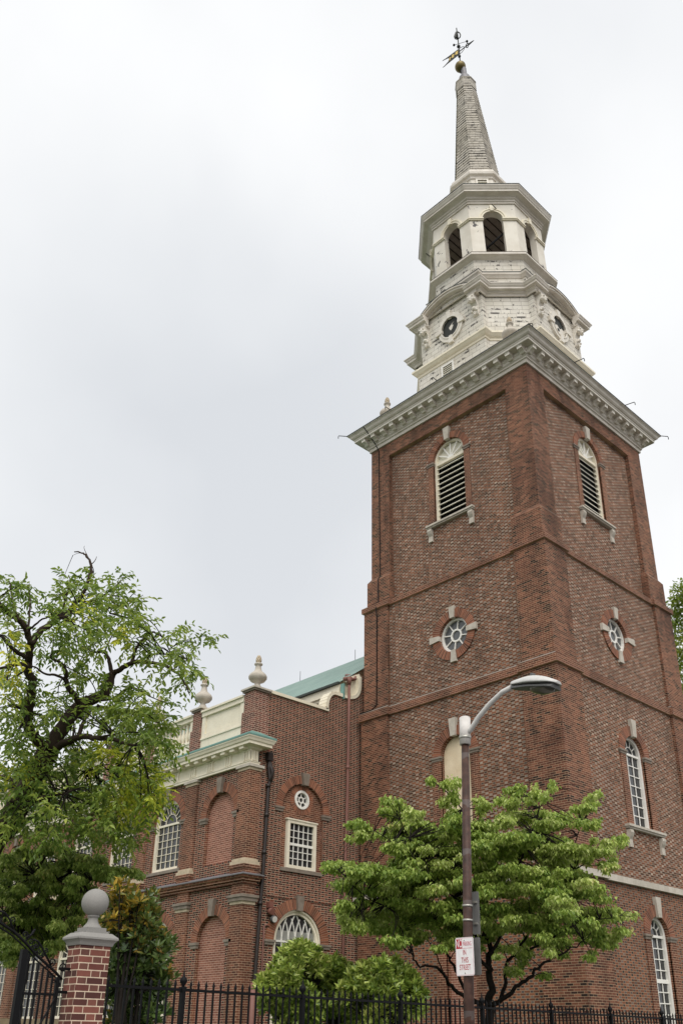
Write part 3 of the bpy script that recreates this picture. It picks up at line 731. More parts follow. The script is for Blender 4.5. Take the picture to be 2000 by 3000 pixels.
m = MB(lean); nst = 38; za, zb, ra, rb = 43.4, 51.75, 1.22, .52
for i in range(nst):                                  # every course laps over the one below
    z0 = za+(zb-za)*i/nst; z1 = za+(zb-za)*(i+1)/nst; fl = lambda t: ra+(rb-ra)*t+.22*max(0, .10-t)**1
    r0 = fl(i/nst)+.022; r1 = fl((i+1)/nst)
    m.sweep(octo(1.0), [(r1-1.0-.03, z0-.01), (r0-1.0, z0), (r1-1.0, z1)], 'shingle_spire')
m.build('spire', tower)
m = MB(lean); m.sweep(octo(.57), [(-.1, 51.6), (0, 51.6), (0, 52.30), (.02, 52.30), (.02, 52.36)], 'shingle_spire'); m.sweep(octo(.57), [(.02, 52.36), (-.20, 52.55), (-.23, 52.55)], 'lead_sheet')
c0 = (CEN, CEN, 0); m.lathe(c0, [(.37, 52.5), (.37, 52.80), (.33, 53.02), (.22, 53.22), (.17, 53.28), (.17, 53.85)], 'lead_sheet', 16); m.build('spire_cap', tower)

# weather vane
sp_ = lean((CEN, CEN, 54.1)); vx, vy = sp_[0]-.12, sp_[1]+.12
vane = thing('weather_vane', (vx, vy, 53.7), 'gilded ball with bronze banner arrow weather vane on top of the spire', 'weather vane')
m = MB(); m.ell((vx, vy, 54.08), (.325, .325, .325), 'gold_patina', 22, 14); m.build('ball', vane)
m = MB(); m.tube([(vx, vy, 53.5), (vx-.0, vy+.0, 55.6), (vx-.06, vy+.06, 57.75)], .035, 'bronze_dark', 8); m.ell((vx-.01, vy+.01, 55.05), (.09, .09, .09), 'bronze_dark'); m.ell((vx-.02, vy+.02, 55.98), (.11, .11, .11), 'bronze_dark'); m.build('rod', vane)
ZV = 55.5; eL = atZ(1312, 186, ZV); eR = atZ(1388, 128, ZV); dv = (eR-eL); LV = np.linalg.norm(dv); dv /= LV
k0 = -np.dot(np.array([vx, vy, ZV])-eL, dv)
Fv = Fr((vx-.01, vy+.01, 0), dv, np.cross(dv, (0, 0, 1)))
a0, a1 = -min(1.25, LV*.53), min(1.1, LV*.5)
m = MB(); m.prism(Fv, [(a0-.05, ZV-.30), (0, ZV-.27), (0, ZV+.27), (a0-.05, ZV+.30), (a0+.0, ZV+.24), (a0+.22, ZV+.16), (a0+.27, ZV), (a0+.20, ZV-.16), (a0, ZV-.24)], -.012, .012, 'bronze_dark')
for s in (-1, 1): m.prism(Fv, [(a0-.22, ZV+s*.31), (a0+.1, ZV+s*.23), (a0+.15, ZV+s*.27), (a0-.1, ZV+s*.33)], -.013, .013, 'bronze_dark')
ban = m.build('banner', vane)
m = MB()
for q in (((-.12, -.12), (-.08, .16), (-.30, .20), (-.36, -.05)), ((-.42, .12), (-.62, .18), (-.66, -.08), (-.48, -.16)), ((-.70, .06), (-.80, -.16), (-.90, -.14), (-.84, .1))):
    m.prism(Fv, [(a*LV/2.3, ZV+b) for a, b in q], -.016, .016, 'gilt')
m.build('gilt_tracery', ban)
m = MB(); m.tube([Fv.p(0, ZV), Fv.p(a1, ZV)], .03, 'bronze_dark', 6); m.prism(Fv, [(a1-.32, ZV-.10), (a1+.12, ZV), (a1-.32, ZV+.10), (a1-.22, ZV)], -.02, .02, 'bronze_dark')
for s in (-1, 1):
    m.tube([Fv.p(.04, ZV+s*.26), Fv.p(.2, ZV+s*.24), Fv.p(.34, ZV+s*.14), Fv.p(.38, ZV+s*.03)], .018, 'bronze_dark', 6)
    m.tube([Fv.p(.46, ZV), Fv.p(.52, ZV+s*.12), Fv.p(.60, ZV+s*.2), Fv.p(.64, ZV+s*.14)], .03, 'bronze_dark', 6)
m.build('arrow', vane)
m = MB(); q0 = atZ(1329, 132, 56.55); q1 = atZ(1367, 121, 56.62); qc = np.array([vx-.04, vy+.04, 56.6]); q1 = 2*qc-q0 if np.linalg.norm(q1-q0) > 3 else q1
m.tube([q0, q1], .014, 'bronze_dark', 6); m.ell(q0, (.075,)*3, 'bronze_dark'); m.ell(q1, (.075,)*3, 'bronze_dark'); m.build('cross_arm', vane)
m = MB(); zc = 57.0
for a in range(4):                                    # open four-ribbed crown
    b = a*pi/2+.5; m.tube([(vx-.04+r*cos(b), vy+.04+r*sin(b), zc+z) for r, z in ((.03, -.3), (.15, -.2), (.19, 0), (.14, .22), (.04, .36), (0, .42))], .035, 'bronze_dark', 6)
m.prism(Fr((vx-.04, vy+.04, 0), (-.717, .697, 0), (.697, .717, 0)), [(0, zc-.26), (.14, zc-.2), (.19, zc), (.13, zc+.24), (0, zc+.4)], -.08, .0, 'bronze_dark')
m.build('finial', vane)

# urns
URN = [(.0, 0), (.22, 0), (.22, .05), (.16, .12), (.10, .24), (.12, .29), (.27, .36), (.345, .46), (.35, .54), (.31, .62), (.22, .70), (.145, .77), (.115, .88), (.10, .99), (.155, 1.02), (.16, 1.06), (.12, 1.09), (.055, 1.12)]
def urn(x, y, z, label, base=.0, sc=1.0):
    t = thing('stone_urn', (x, y, z), label, 'urn', 'carved stone urns along the roofline')
    m = MB(); m.lathe((x, y, z+base), [(r*sc, h*sc) for r, h in URN], 'limestone', 24)
    if base: m.wbox(x-.24, x+.24, y-.24, y+.24, z, z+base, 'limestone')
    m.build('body', t)
    m = MB(); rnd = random.Random(3)
    for i in range(5):
        zz = z+base+(1.14+.055*i)*sc; rr = (.085, .105, .10, .08, .04)[i]*sc
        for k in range(7): a = 2*pi*k/7+i*.45; m.ell((x+rr*cos(a)*.75, y+rr*sin(a)*.75, zz), (.042*sc, .042*sc, .05*sc), 'sandstone', 6, 5)
    m.build('flame_knob', t)
urn(.83, 1.25, 27.42, 'pale urn on the near corner of the brick tower beside the white timber stage', .86, 1.05)
urn(.75, 8.45, 27.42, 'weathered urn on the far left corner of the brick tower cornice', .60, 1.05)

# ================================================================== CHURCH
YW, XN = 9.53, -5.42
church = thing('church', (2, 25, 0), 'red brick church with cream balustrade and green copper roof behind the tower', 'church')
FE = FB(YW); FN = FA(XN)
# end wall: two storeys, stacked openings
ec = -2.80
m = MB(); mat = 'brick_black_header'
m.hole(FE, (-4.95, .6, 0, 6.7), arch(ec-.06, 1.08, 1.9, 4.58), 0, .25, mat, 'brick_rubbed')
m.hole(FE, (-4.95, .6, 6.7, 11.0), arch(ec, 1.0, 7.0, 9.14, sz=.98), 0, .10, mat, 'brick_rubbed')
m.rect(FE, -5.3, .6, 11.0, 13.3, 0, mat)
NA = 8
prof = [(-1.72, 13.3), (-1.72, 13.42)] + [(-1.30-.42*cos(a), 13.44+.66*sin(a)) for a in np.linspace(0, pi/2, NA)] + [(-.72, 14.10), (-.46, 14.13)] + [(-.46+.56*sin(a), 14.85-.70*cos(a)) for a in np.linspace(.15, pi/2, NA)] + [(.12, 15.3), (.6, 15.3), (.6, 13.3)]
m.prism(FE, prof, -.3, 0, mat)
m.rect(FE, .6, 14.6, 0, 13.3, -.02, mat)
ew = m.build('end_wall', church)
# parapet capping with its scroll
m = MB(); m.box(FE, -4.72, -1.66, 13.28, 13.40, -.40, .06, 'cream_paint')
path = [(-1.70, 13.36)] + prof[2:-3] + [(.10, 15.22)]
for i in range(len(path)-1):
    a, b = np.array(path[i]), np.array(path[i+1]); e = (b-a)/np.linalg.norm(b-a); n_ = np.array([-e[1], e[0]])
    m.prism(FE, [tuple(a-n_*.03), tuple(b-n_*.03), tuple(b+n_*.11), tuple(a+n_*.11)], -.40, .06, 'cream_paint')
m.build('parapet_scroll', ew)
m = MB(); m.box(FE, -.42, .12, 14.1, 15.15, -.5, -.32, 'cream_paint'); m.prism(FE, [(-.62, 15.02), (.12, 15.40), (.12, 15.22), (-.55, 14.86)], -.5, -.05, 'cream_paint'); m.prism(FE, [(-.42, 14.5), (-.30, 14.2), (.02, 14.7), (.12, 15.25), (-.40, 15.0)], -.32, -.08, 'cream_paint'); m.build('gable_return', ew)
# upper blind arch with round light and sash window
m = MB(); m.hole(FE, (ec-1.0, ec+1.0, 8.85, 10.14), circ(ec, 9.57, .34), -.10, .12, 'brick_rubbed'); 
m.rect(FE, ec-1.0, ec+1.0, 7.0, 8.85, -.102, 'brick_rubbed'); bl = m.build('blind_arch', ew)
m = MB(); m.ring(FE, ec, 9.14, 1.0, 1.30, 0, pi, -.05, .025, 'arch_brick', 34); m.build('arch_ring', bl)
for s in (-1, 1): m = MB(); imposts(m, FE, ec, .98, 1.28, 9.14, .02, 'stone_dark', .17, (s,)); m.build('impost', bl)
m = MB(); keystone(m, FE, ec, 10.08, 10.52, .22, .34, -.04, .15, 'stone_dark'); m.build('keystone', bl)
m = MB(); m.ring(FE, ec, 9.57, .36, .56, 0, 2*pi, -.12, -.09, 'arch_brick', 32, True); m.build('arch_ring', bl)
m = MB(); m.ring(FE, ec, 9.57, .26, .35, 0, 2*pi, -.20, -.06, 'frame_white', 28, True); m.ring(FE, ec, 9.57, .08, .13, 0, 2*pi, -.17, -.12, 'frame_white', 16, True)
for i in range(6):
    a = i*pi/3+pi/6; e = np.array([cos(a), sin(a)]); p = np.array([-sin(a), cos(a)])*.018; q = np.array([ec, 9.57])
    m.prism(FE, [tuple(q+e*.12-p), tuple(q+e*.28-p), tuple(q+e*.28+p), tuple(q+e*.12+p)], -.17, -.125, 'frame_white')
w_ = m.build('small_round_window', church); m = MB(); m.disc(FE, ec, 9.57, .33, -.18, 'window_glass'); m.build('pane', w_)
m = MB(); s0, s1, z0, z1 = ec-.72, ec+.68, 7.04, 8.74
for a in ((s0, s0+.13, z0, z1), (s1-.13, s1, z0, z1), (s0+.13, s1-.13, z1-.11, z1), (s0+.13, s1-.13, z0, z0+.11)): m.box(FE, *a, -.10, .02, 'frame_cream')
m.box(FE, s0-.04, s1+.04, z1, z1+.05, -.10, .05, 'frame_cream'); muntins(m, FE, s0+.13, s1-.13, z0+.11, z1-.11, 5, 6, -.04, 'frame_white', .024, meet=3)
w_ = m.build('sash_window', church); m = MB(); m.rect(FE, s0+.1, s1-.1, z0+.1, z1-.1, -.08, 'window_glass'); m.build('pane', w_)
m = MB(); m.box(FE, s0-.28, s1+.28, z0-.14, z0-.02, -.05, .07, 'stone_dark'); m.build('sill', w_)
m = MB(); m.box(FE, -4.4, -.7, 5.98, 6.06, 0, .03, 'brick_black_header'); m.build('relieving_band', ew)
# great arched window with interlaced bars
c, hw, zs, zb = ec-.06, 1.08, 4.58, 1.9
m = MB(); arch_frame(m, FE, c, hw, zb, zs, .07, -.22, -.03, 'frame_cream'); arch_frame(m, FE, c, hw-.07, zb, zs, .10, -.22, -.09, 'frame_cream'); i = hw-.17
m.box(FE, c-i, c+i, zs-.03, zs+.03, -.2, -.12, 'frame_white'); muntins(m, FE, c-i, c+i, zb+.1, zs-.03, 6, 6, -.13, 'frame_white', .03)
for k in range(0, 7):
    x0 = c-i+2*i*k/6
    for s in (-1, 1):
        Rr = 2*i*.92; pts = []
        for th in np.linspace(0, 1.2, 16):
            x = x0+s*(Rr-Rr*cos(th)); z = zs+Rr*sin(th)
            if (x-c)**2+(z-zs)**2 > i*i*1.01: break
            pts.append((x, z))
        for a, b in zip(pts[:-1], pts[1:]):
            a, b = np.array(a), np.array(b); e = (b-a)/np.linalg.norm(b-a); n_ = np.array([-e[1], e[0]])*.016
            m.prism(FE, [tuple(a-n_), tuple(b-n_), tuple(b+n_), tuple(a+n_)], -.17, -.135+.002*s+.0007*k, 'frame_white')
w_ = m.build('tracery_window', church)
m = MB(); m.face([FE.p(a, z, -.18) for a, z in arch(c, hw-.03, zb, zs)], 'window_glass'); m.build('pane', w_)
m = MB(); m.rect(FE, c-i, c+i, zs-.1, zs+.36, -.175, 'glass_pale'); m.build('inner_blind', w_)
surround(FE, c, hw, zs, w_, zb, .36, False, (.3, .46), 'stone_dark', d=.03)
# north side: bays
BAY0, PIT = 12.97, 3.28
pils = [9.79] + [BAY0+PIT*k for k in range(8)]
YE = BAY0+PIT*7+.4
mats = 'brick_rubbed'
def arcade(m_, Fz, zlo, zhi, centre, hw_, zb_, zs_, s0_, s1_, mat_, dep_): m_.hole(Fz, (s0_, s1_, zlo, zhi), arch(centre, hw_, zb_, zs_), 0, dep_, mat_, 'brick_rubbed')
FW = FA(XN+.08)                                       # wall between the pilasters stands back a little
m = MB()
for k in range(8):
    s0_, s1_ = pils[k], pils[k+1]; cc = (s0_+s1_)/2 if k else 11.14
    if k == 0:
        arcade(m, FW, 6.6, 10.6, cc, .84, 7.13, 8.84, s0_, s1_, 'brick_black_header', .14); arcade(m, FW, 0, 6.6, cc, .84, 1.6, 4.55, s0_, s1_, 'brick_black_header', .14)
    else:
        arcade(m, FW, 6.6, 10.6, cc-.08, .92, 7.25, 9.02, s0_, s1_, 'brick_black_header', .30); arcade(m, FW, 0, 6.6, cc-.08, .95, 2.2, 4.5, s0_, s1_, 'brick_black_header', .30)
sw = m.build('side_wall', church)
m = MB(); cc = 11.14
m.face([FW.p(a, z, -.135) for a, z in arch(cc, .85, 7.1, 8.84)], 'brick_panel_light'); m.face([FW.p(a, z, -.135) for a, z in arch(cc, .85, 1.6, 4.55)], 'brick_panel_light'); m.build('blind_panel', sw)
for zs, zk in ((8.84, .42), (4.55, .42)):
    m = MB(); m.ring(FW, cc, zs, .84, 1.18, 0, pi, -.05, .03, 'arch_brick', 34); w_ = m.build('blind_arch', sw)
    for s in (-1, 1): m = MB(); imposts(m, FW, cc, .82, 1.12, zs, .03, 'stone_dark', .2, (s,)); m.build('impost', w_)
    m = MB(); keystone(m, FW, cc, zs+.80, zs+1.36, .2, .32, -.04, .15, 'stone_dark'); m.build('keystone', w_)
for k in range(1, 8):
    cc = (pils[k]+pils[k+1])/2-.08
    for hw_, zb_, zs_ in ((.92, 7.25, 9.02), (.95, 2.2, 4.5)):
        w_ = sash_arch(FW, ('arch', cc, hw_, zb_, zs_), church, 5, 6, 'tall_arched_window', 'frame_cream', t=.12, sill=False, ring=.30, dep=-.22, jamb=False, key=(.3, .44), keymat='stone_dark')
        m = MB(); m.box(FW, cc-1.1, cc+1.1, zb_-.12, zb_-.01, -.2, .05, 'stone_dark'); m.build('sill', w_)
# pilasters of both storeys
def pilaster(s0, s1, endwrap=False):
    for zb_, zt_, cap, capm in ((6.62, 10.30, None, None), (0, 6.3, 5.72, 'limestone')):
        m = MB()
        def blk(a, b, za_, zb2, out, mt):
            if endwrap: m.wbox(XN-out, -4.92+out, YW-.09-out, s1+out, za_, zb2, mt)
            else: m.box(FN, s0-out, s1+out, za_, zb2, -.1, out, mt)
        blk(s0, s1, zb_, zt_, 0, mats)
        p_ = m.build('pilaster', church)
        m = MB()
        if cap is None:
            blk(s0, s1, 6.62, 6.80, .07, 'brick_rubbed'); blk(s0, s1, 6.80, 6.92, .11, 'brick_rubbed'); blk(s0, s1, 6.92, 7.03, .09, 'sandstone'); blk(s0, s1, 7.03, 7.12, .045, 'sandstone'); m.build('base', p_)
            m = MB(); blk(s0, s1, 10.20, 10.30, .03, 'sandstone'); blk(s0, s1, 10.30, 10.40, .09, 'limestone'); m.build('capital', p_)
        else:
            blk(s0, s1, 5.62, 5.72, .03, 'sandstone'); blk(s0, s1, 5.72, 5.84, .08, 'stone_dark'); blk(s0, s1, 5.84, 5.93, .12, 'stone_dark'); m.build('capital', p_)
pilaster(YW-.09, 10.06, True)
for s in pils[1:-1]: pilaster(s-.34, s+.34)
# ledge between the storeys, entablature and eaves, wrapped round the corner
plan = [(XN, YE), (XN, YW-.09), (-4.92, YW-.09), (-4.92, YW+.3)]
m = MB(); m.sweep(plan, [(-.05, 6.28), (.05, 6.28), (.05, 6.36), (.12, 6.38), (.13, 6.46), (.18, 6.48), (.19, 6.55)], 'brick_rubbed', False); lg = m.build('ledge', church)
m = MB(); m.sweep(plan, [(.185, 6.552), (.225, 6.552), (.225, 6.585), (.10, 6.63), (-.1, 6.72)], 'lead_sheet', False); m.build('lead_cover', lg)
plan = [(XN, YE), (XN, YW-.09), (-5.10, YW-.09), (-5.10, YW+.3)]
m = MB(); m.sweep(plan, [(-.05, 10.39), (.06, 10.39), (.06, 10.47), (.08, 10.47), (.08, 10.50), (.02, 10.52), (.02, 10.90), (.10, 10.95), (.13, 11.0), (.36, 11.02), (.36, 11.12), (.40, 11.14), (.43, 11.22), (.46, 11.26), (.46, 11.30), (.44, 11.31), (-.1, 11.5)], 'cream_paint', False)
en = m.build('entablature', church)
m = MB(); m.sweep(plan, [(.455, 11.295), (.475, 11.30), (.475, 11.36), (.40, 11.40), (.05, 11.60), (-.1, 11.62)], 'copper_green', False); m.build('copper_flashing', en)
for i in range(30):
    s = 9.62+.555*i
    if i == 0:
        m = MB(); m.box(FN, s-.12, s+.12, 10.915, 11.018, .02, .31, 'cream_paint'); mu_ = m.build('mutule', en)
        m = MB(); m.box(FN, s-.2, s+.2, 10.53, 10.89, .0, .028, 'cream_paint')
        for q in (-.14, 0, .14): m.box(FN, s-.045+q, s+.045+q, 10.53, 10.88, .02, .062, 'cream_paint')
        m.box(FN, s-.22, s+.22, 10.86, 10.905, 0, .075, 'cream_paint'); tg_ = m.build('triglyph', en)
    else:
        for src in (mu_, tg_)[: 2 if i % 2 == 0 else 1]: q = src.copy(); col.objects.link(q); q.parent = en; q.location = (0, .555*i, 0)
m = MB(); m.box(FB(YW-.09), -5.36, -5.12, 10.53, 10.89, 0, .028, 'cream_paint')
for q in (-5.30, -5.18): m.box(FB(YW-.09), q-.04, q+.04, 10.53, 10.88, .02, .062, 'cream_paint')
m.build('triglyph', en)
# parapet
def ppier(s0, s1, wrap):
    m = MB(); x1 = -4.68 if wrap else XN+.55
    m.wbox(XN+.02, x1, s0, s1, 11.55, 12.45, 'brick_pillar'); m.wbox(XN+.06, x1-.03, s0+.055, s1-.055, 12.45, 13.22, 'brick_pillar')
    p_ = m.build('parapet_pier', church)
    m = MB(); m.wbox(XN+.0, x1+.02, s0-.01, s1+.01, 13.22, 13.29, 'stone_dark'); m.wbox(XN-.05, x1+.06, s0-.06, s1+.06, 13.29, 13.36, 'limestone'); m.build('cap', p_)
ppier(YW-.083, YW+.62, True)
pb = [BAY0+.15+PIT*k for k in range(7)]
for s in pb: ppier(s-.32, s+.32, False)
FP = FA(XN+.12)
m = MB(); a, b = YW+.62, pb[0]-.32; m.box(FP, a, b, 11.60, 13.06, -.3, -.03, 'cream_paint')
for q in ((a, b, 11.60, 12.10, -.02), (a, a+.22, 12.10, 12.92, -.02), (b-.22, b, 12.10, 12.92, -.02), (a+.22, b-.22, 12.10, 12.2, -.02)): m.box(FP, *q[:4], -.06, .02, 'cream_paint')
m.box(FP, a, b, 11.98, 12.05, 0, .06, 'cream_paint'); m.box(FP, a, b, 12.92, 13.10, -.3, .06, 'cream_paint'); m.box(FP, a, b, 13.10, 13.18, -.34, .12, 'cream_paint'); m.build('parapet_panel', church)
m0 = MB(); BAL = [(.085, 0), (.085, .07), (.05, .10), (.06, .14), (.10, .26), (.105, .34), (.07, .48), (.05, .62), (.05, .68), (.07, .72), (.06, .76), (.08, .80), (.08, .86)]
for k in range(6):
    a, b = pb[k]+.32, pb[k+1]-.32
    m = MB(); m.box(FP, a, b, 11.60, 12.10, -.3, .02, 'cream_paint'); m.box(FP, a, b, 12.0, 12.07, 0, .06, 'cream_paint'); m.box(FP, a, b, 12.94, 13.10, -.3, .04, 'cream_paint'); m.box(FP, a, b, 13.10, 13.18, -.34, .12, 'cream_paint')
    m.box(FP, a, a+.18, 12.10, 12.94, -.28, 0, 'cream_paint'); m.box(FP, b-.18, b, 12.10, 12.94, -.28, 0, 'cream_paint'); br = m.build('balustrade', church)
    nb = 9
    for i in range(nb):
        y = a+.18+(b-a-.36)*(i+.5)/nb
        if i == 0 and k == 0:
            m = MB(); m.lathe((XN+.26, y, 12.09), BAL, 'cream_paint', 12); first = m.build('baluster', br); y_first = y
        else:
            q = first.copy(); col.objects.link(q); q.parent = br; q.location = (0, y-y_first, 0)
urn(XN+.40, YW+.28, 13.36, 'pale stone urn on the corner pier of the church parapet')
urn(XN+.28, pb[0], 13.36, 'pale stone urn on the parapet pier between blank panel and balusters')
urn(XN+.28, pb[1], 13.36, 'pale stone urn half hidden in leaves on the third parapet pier')
# nave above
m = MB(); m.wbox(-.45, 9.65, YW+.35, 38, 12.0, 14.5, 'cream_paint'); nv = m.build('clerestory', church)
m = MB(); m.wbox(-.66, 9.8, YW+.25, 38.1, 13.95, 14.25, 'cream_paint'); m.wbox(-.80, 10, YW+.22, 38.15, 14.25, 14.36, 'cream_paint'); m.wbox(-.90, 10, YW+.2, 38.2, 14.36, 14.70, 'cream_paint'); m.build('nave_cornice', nv)
m = MB(); Y0_, Y1_ = YW+.15, 38.3
m.face([(-.95, Y0_, 14.76), (-.95, Y1_, 14.76), (4.6, Y1_, 18.75), (4.6, Y0_, 18.75)], 'copper_roof'); m.face([(10.15, Y0_, 14.76), (10.15, Y1_, 14.76), (4.6, Y1_, 18.75), (4.6, Y0_, 18.75)], 'copper_roof')
m.face([(-.95, Y0_+.3, 14.7), (10.15, Y0_+.3, 14.7), (4.6, Y0_+.3, 18.7)], 'cream_paint'); m.face([(-.95, Y1_-.1, 14.7), (10.15, Y1_-.1, 14.7), (4.6, Y1_-.1, 18.7)], 'cream_paint'); rf = m.build('roof', church)
m = MB(); m.wbox(-1.02, -.91, Y0_, Y1_, 14.69, 14.78, 'copper_dark'); m.build('gutter', rf)
for y in (13.0, 17.2): 
    m = MB(); m.tube([(4.6, y+1.5, 18.7), (4.6, y+1.5, 19.3)], .012, 'iron_black', 5); m.build('lightning_rod', rf)
m = MB(); m.wbox(XN+.6, .0, YW+.2, 37, 11.5, 11.7, 'lead_sheet'); m.wbox(XN+.3, 14.6, YE-.2, YE, 0, 11.7, 'brick_panel_light'); m.wbox(14.4, 14.6, YW, YE, 0, 13, 'brick_panel_light'); m.build('aisle_roof', church)
# pipes
def pipe(name, path, r, mat, extra=None, rings=()):
    m = MB(); m.tube(path, r, mat, 10)
    p_ = m.build(name, church)
    for q in rings: m = MB(); m.tube([(q[0], q[1], q[2]-.06), (q[0], q[1], q[2]+.06)], r*1.35, mat, 10); m.build('collar', p_)
    return p_
y_ = YW-.10
p_ = pipe('downspout', [(-.63, y_, 14.75), (-.63, y_, 13.0), (-.66, y_, 10.0), (-.74, y_, 7.0), (-.84, y_, .4)], .055, 'pipe_pink', rings=[(-.65, y_, 11.2), (-.70, y_, 8.5), (-.76, y_, 6.2)])
m = MB(); m.tube([(-.63, y_, 14.66), (-.63, y_, 14.98)], [.07, .13], 'pipe_pink', 10); m.tube([(-.66, y_, 14.9), (-.25, y_+.05, 15.02), (.0, y_+.3, 15.3), (.05, y_+.9, 15.5)], .07, 'pipe_pink', 8); m.ell((-.85, y_, 14.86), (.10, .10, .09), 'pipe_pink'); m.build('hopper', p_)
m = MB(); m.wbox(-.92, -.84, y_+.02, y_+.2, 14.0, 14.66, 'copper_green'); m.build('copper_leader', p_)
p_ = pipe('downspout', [(-4.58, y_, 10.75), (-4.58, y_, 10.35), (-4.50, y_, 10.0), (-4.56, y_, 9.6), (-4.60, y_, 7.0), (-4.74, y_, 3.2), (-4.78, y_, .3)], .066, 'pipe_black', rings=[(-4.57, y_, 9.75), (-4.58, y_, 8.7), (-4.60, y_, 7.4), (-4.66, y_, 5.7)])
m = MB(); m.wbox(-4.69, -4.47, y_-.10, y_+.09, 10.66, 10.96, 'pipe_black'); m.tube([(-4.58, y_, 10.65), (-4.42, y_-.02, 10.28), (-4.50, y_-.02, 9.9)], .078, 'pipe_black', 8); m.build('hopper', p_)
m = MB(); m.tube([(-4.78, y_, 3.2), (-4.80, y_, .3)], .115, 'pipe_pink', 10); m.build('pipe_shoe', p_)
p_ = pipe('conduit', [(-4.20, y_+.06, 5.0), (-4.32, y_+.06, 5.04), (-4.40, y_+.06, 4.98), (-4.44, y_+.06, .4)], .028, 'pipe_pink')

for (x, z, big, lab) in ((-4.22, 5.68, 0, 'small reddish brown box lamp on the church end wall, topmost of the cluster'), (-4.20, 5.48, 1, 'round reddish brown lamp on the end wall between box and white lamp'), (-4.08, 5.24, 2, 'round white faced lamp on the end wall beside the arched window')):
    t = thing('wall_lamp', (x, YW, z), lab, 'lamp', 'small lamps on the church end wall'); mt = 'camera_brown' if big < 2 else 'pole_white'
    m = MB()
    if big == 0: m.wbox(x-.09, x+.09, YW-.16, YW, z-.09, z+.11, mt)
    else:
        G = Fr((x, YW, z), (1, 0, 0), (0, -1, 0)); m.tube([(x, YW+.02, z), (x, YW-.10, z), (x, YW-.20, z-.02)], [.06, .13, .115], mt if big == 1 else 'lamp_dark', 14)
    m.build('housing', t)
    m = MB(); m.tube([(x, YW-.201, z-.02), (x, YW-.215, z-.023)], .10, mt, 14) if big else m.wbox(x-.07, x+.07, YW-.175, YW-.16, z-.07, z+.09, mt); m.build('face', t)

# ================================================================== STREET LAMP AND SIGNS
PB = np.array([-15.0925, -7.9427])
def pole_at(z): k = .03*(z-2.55); return (PB[0]+.717*k, PB[1]-.697*k, z)
lamp = thing('street_lamp', (PB[0], PB[1], 0), 'rusty brown street lamp pole with curved arm and grey cobra head lamp', 'street lamp')
m = MB(); m.tube([pole_at(z) for z in (0, 2.5, 5.30)], [.072, .062, .052], 'pole_rust', 12); m.tube([pole_at(0), pole_at(.25)], .10, 'pole_rust', 12); m.build('pole', lamp)
m = MB(); m.tube([pole_at(5.28), pole_at(5.66)], .078, 'pole_white', 14); m.ell(pole_at(5.66), (.078, .078, .03), 'pole_white'); m.tube([pole_at(5.36), pole_at(5.40)], .084, 'steel_band', 14); cl = m.build('pole_cap', lamp)
xp = pole_at(5.5)[0]
ap = [atX(q[0], q[1], xp) for q in ((1364, 2172), (1378, 2138), (1402, 2100), (1434, 2062), (1470, 2028), (1506, 2009))]
m = MB(); m.tube([pole_at(5.42)]+ap[1:], .036, 'lamp_grey', 10); m.build('arm', lamp)
hL = atX(1500, 2008, xp); hR = atX(1636, 2003, xp); ax = hR-hL; LH = np.linalg.norm(ax); ax /= LH
print('lamp head length', LH)
side = np.cross((0, 0, 1.0), ax); side /= np.linalg.norm(side); upv = np.cross(ax, side)
def headshell(zt, zb_, wd, mat, name, t0=0, t1=1, n=14, parent=lamp):
    m = MB(); L = []
    for i in range(n+1):
        t = t0+(t1-t0)*i/n; w_ = wd(t)
        c_ = hL+ax*LH*t; sec = []
        for k in range(17):
            a = pi*k/16; sec.append(c_+side*w_*cos(a)+upv*(zb_(t)+(zt(t)-zb_(t))*sin(a)))
        L.append(sec)
    for i in range(n):
        for k in range(16): m.face([L[i][k], L[i][k+1], L[i+1][k+1], L[i+1][k]], mat, smooth=True)
        m.face([L[i][0], L[i+1][0], L[i+1][16], L[i][16]], mat)
    m.face(L[0], mat); m.face(L[-1], mat)
    return m.build(name, parent)
wd = lambda t: .055+.10*min(1, t/.45)*(1 if t < .82 else sqrt(max(0.0, 1-((t-.82)/.18)**2))*.999+.001)
sh = headshell(lambda t: .035+.085*sin(pi*min(1, .12+t*.88)**1.15), lambda t: .0, wd, 'lamp_grey', 'lamp_head')
headshell(lambda t: 0.001, lambda t: -.055-.01*t, lambda t: wd(t)*.94, 'lamp_dark', 'reflector_housing', .02, .95, parent=sh)
m = MB(); cL = hL+ax*LH*.66-upv*.06
n1, n2 = 18, 6
for j in range(n2):
    for i in range(n1):
        def P(i, j):
            a = 2*pi*i/n1; b = pi/2*j/n2; return cL+ax*.20*LH/.8*cos(a)*cos(b)+side*.115*sin(a)*cos(b)-upv*.075*sin(b)
        m.face([P(i, j), P(i+1, j), P(i+1, j+1), P(i, j+1)], 'lamp_glass', smooth=True)
m.build('lens', sh)
m = MB(); pc = hL+ax*LH*.42+upv*.10; m.tube([pc, pc+upv*.05], .035, 'lamp_dark', 10); m.build('photocell', sh)
for z in (2.985, 3.16):
    m = MB(); m.tube([pole_at(z-.012), pole_at(z+.012)], .068, 'steel_band', 14); m.build('strap', lamp)
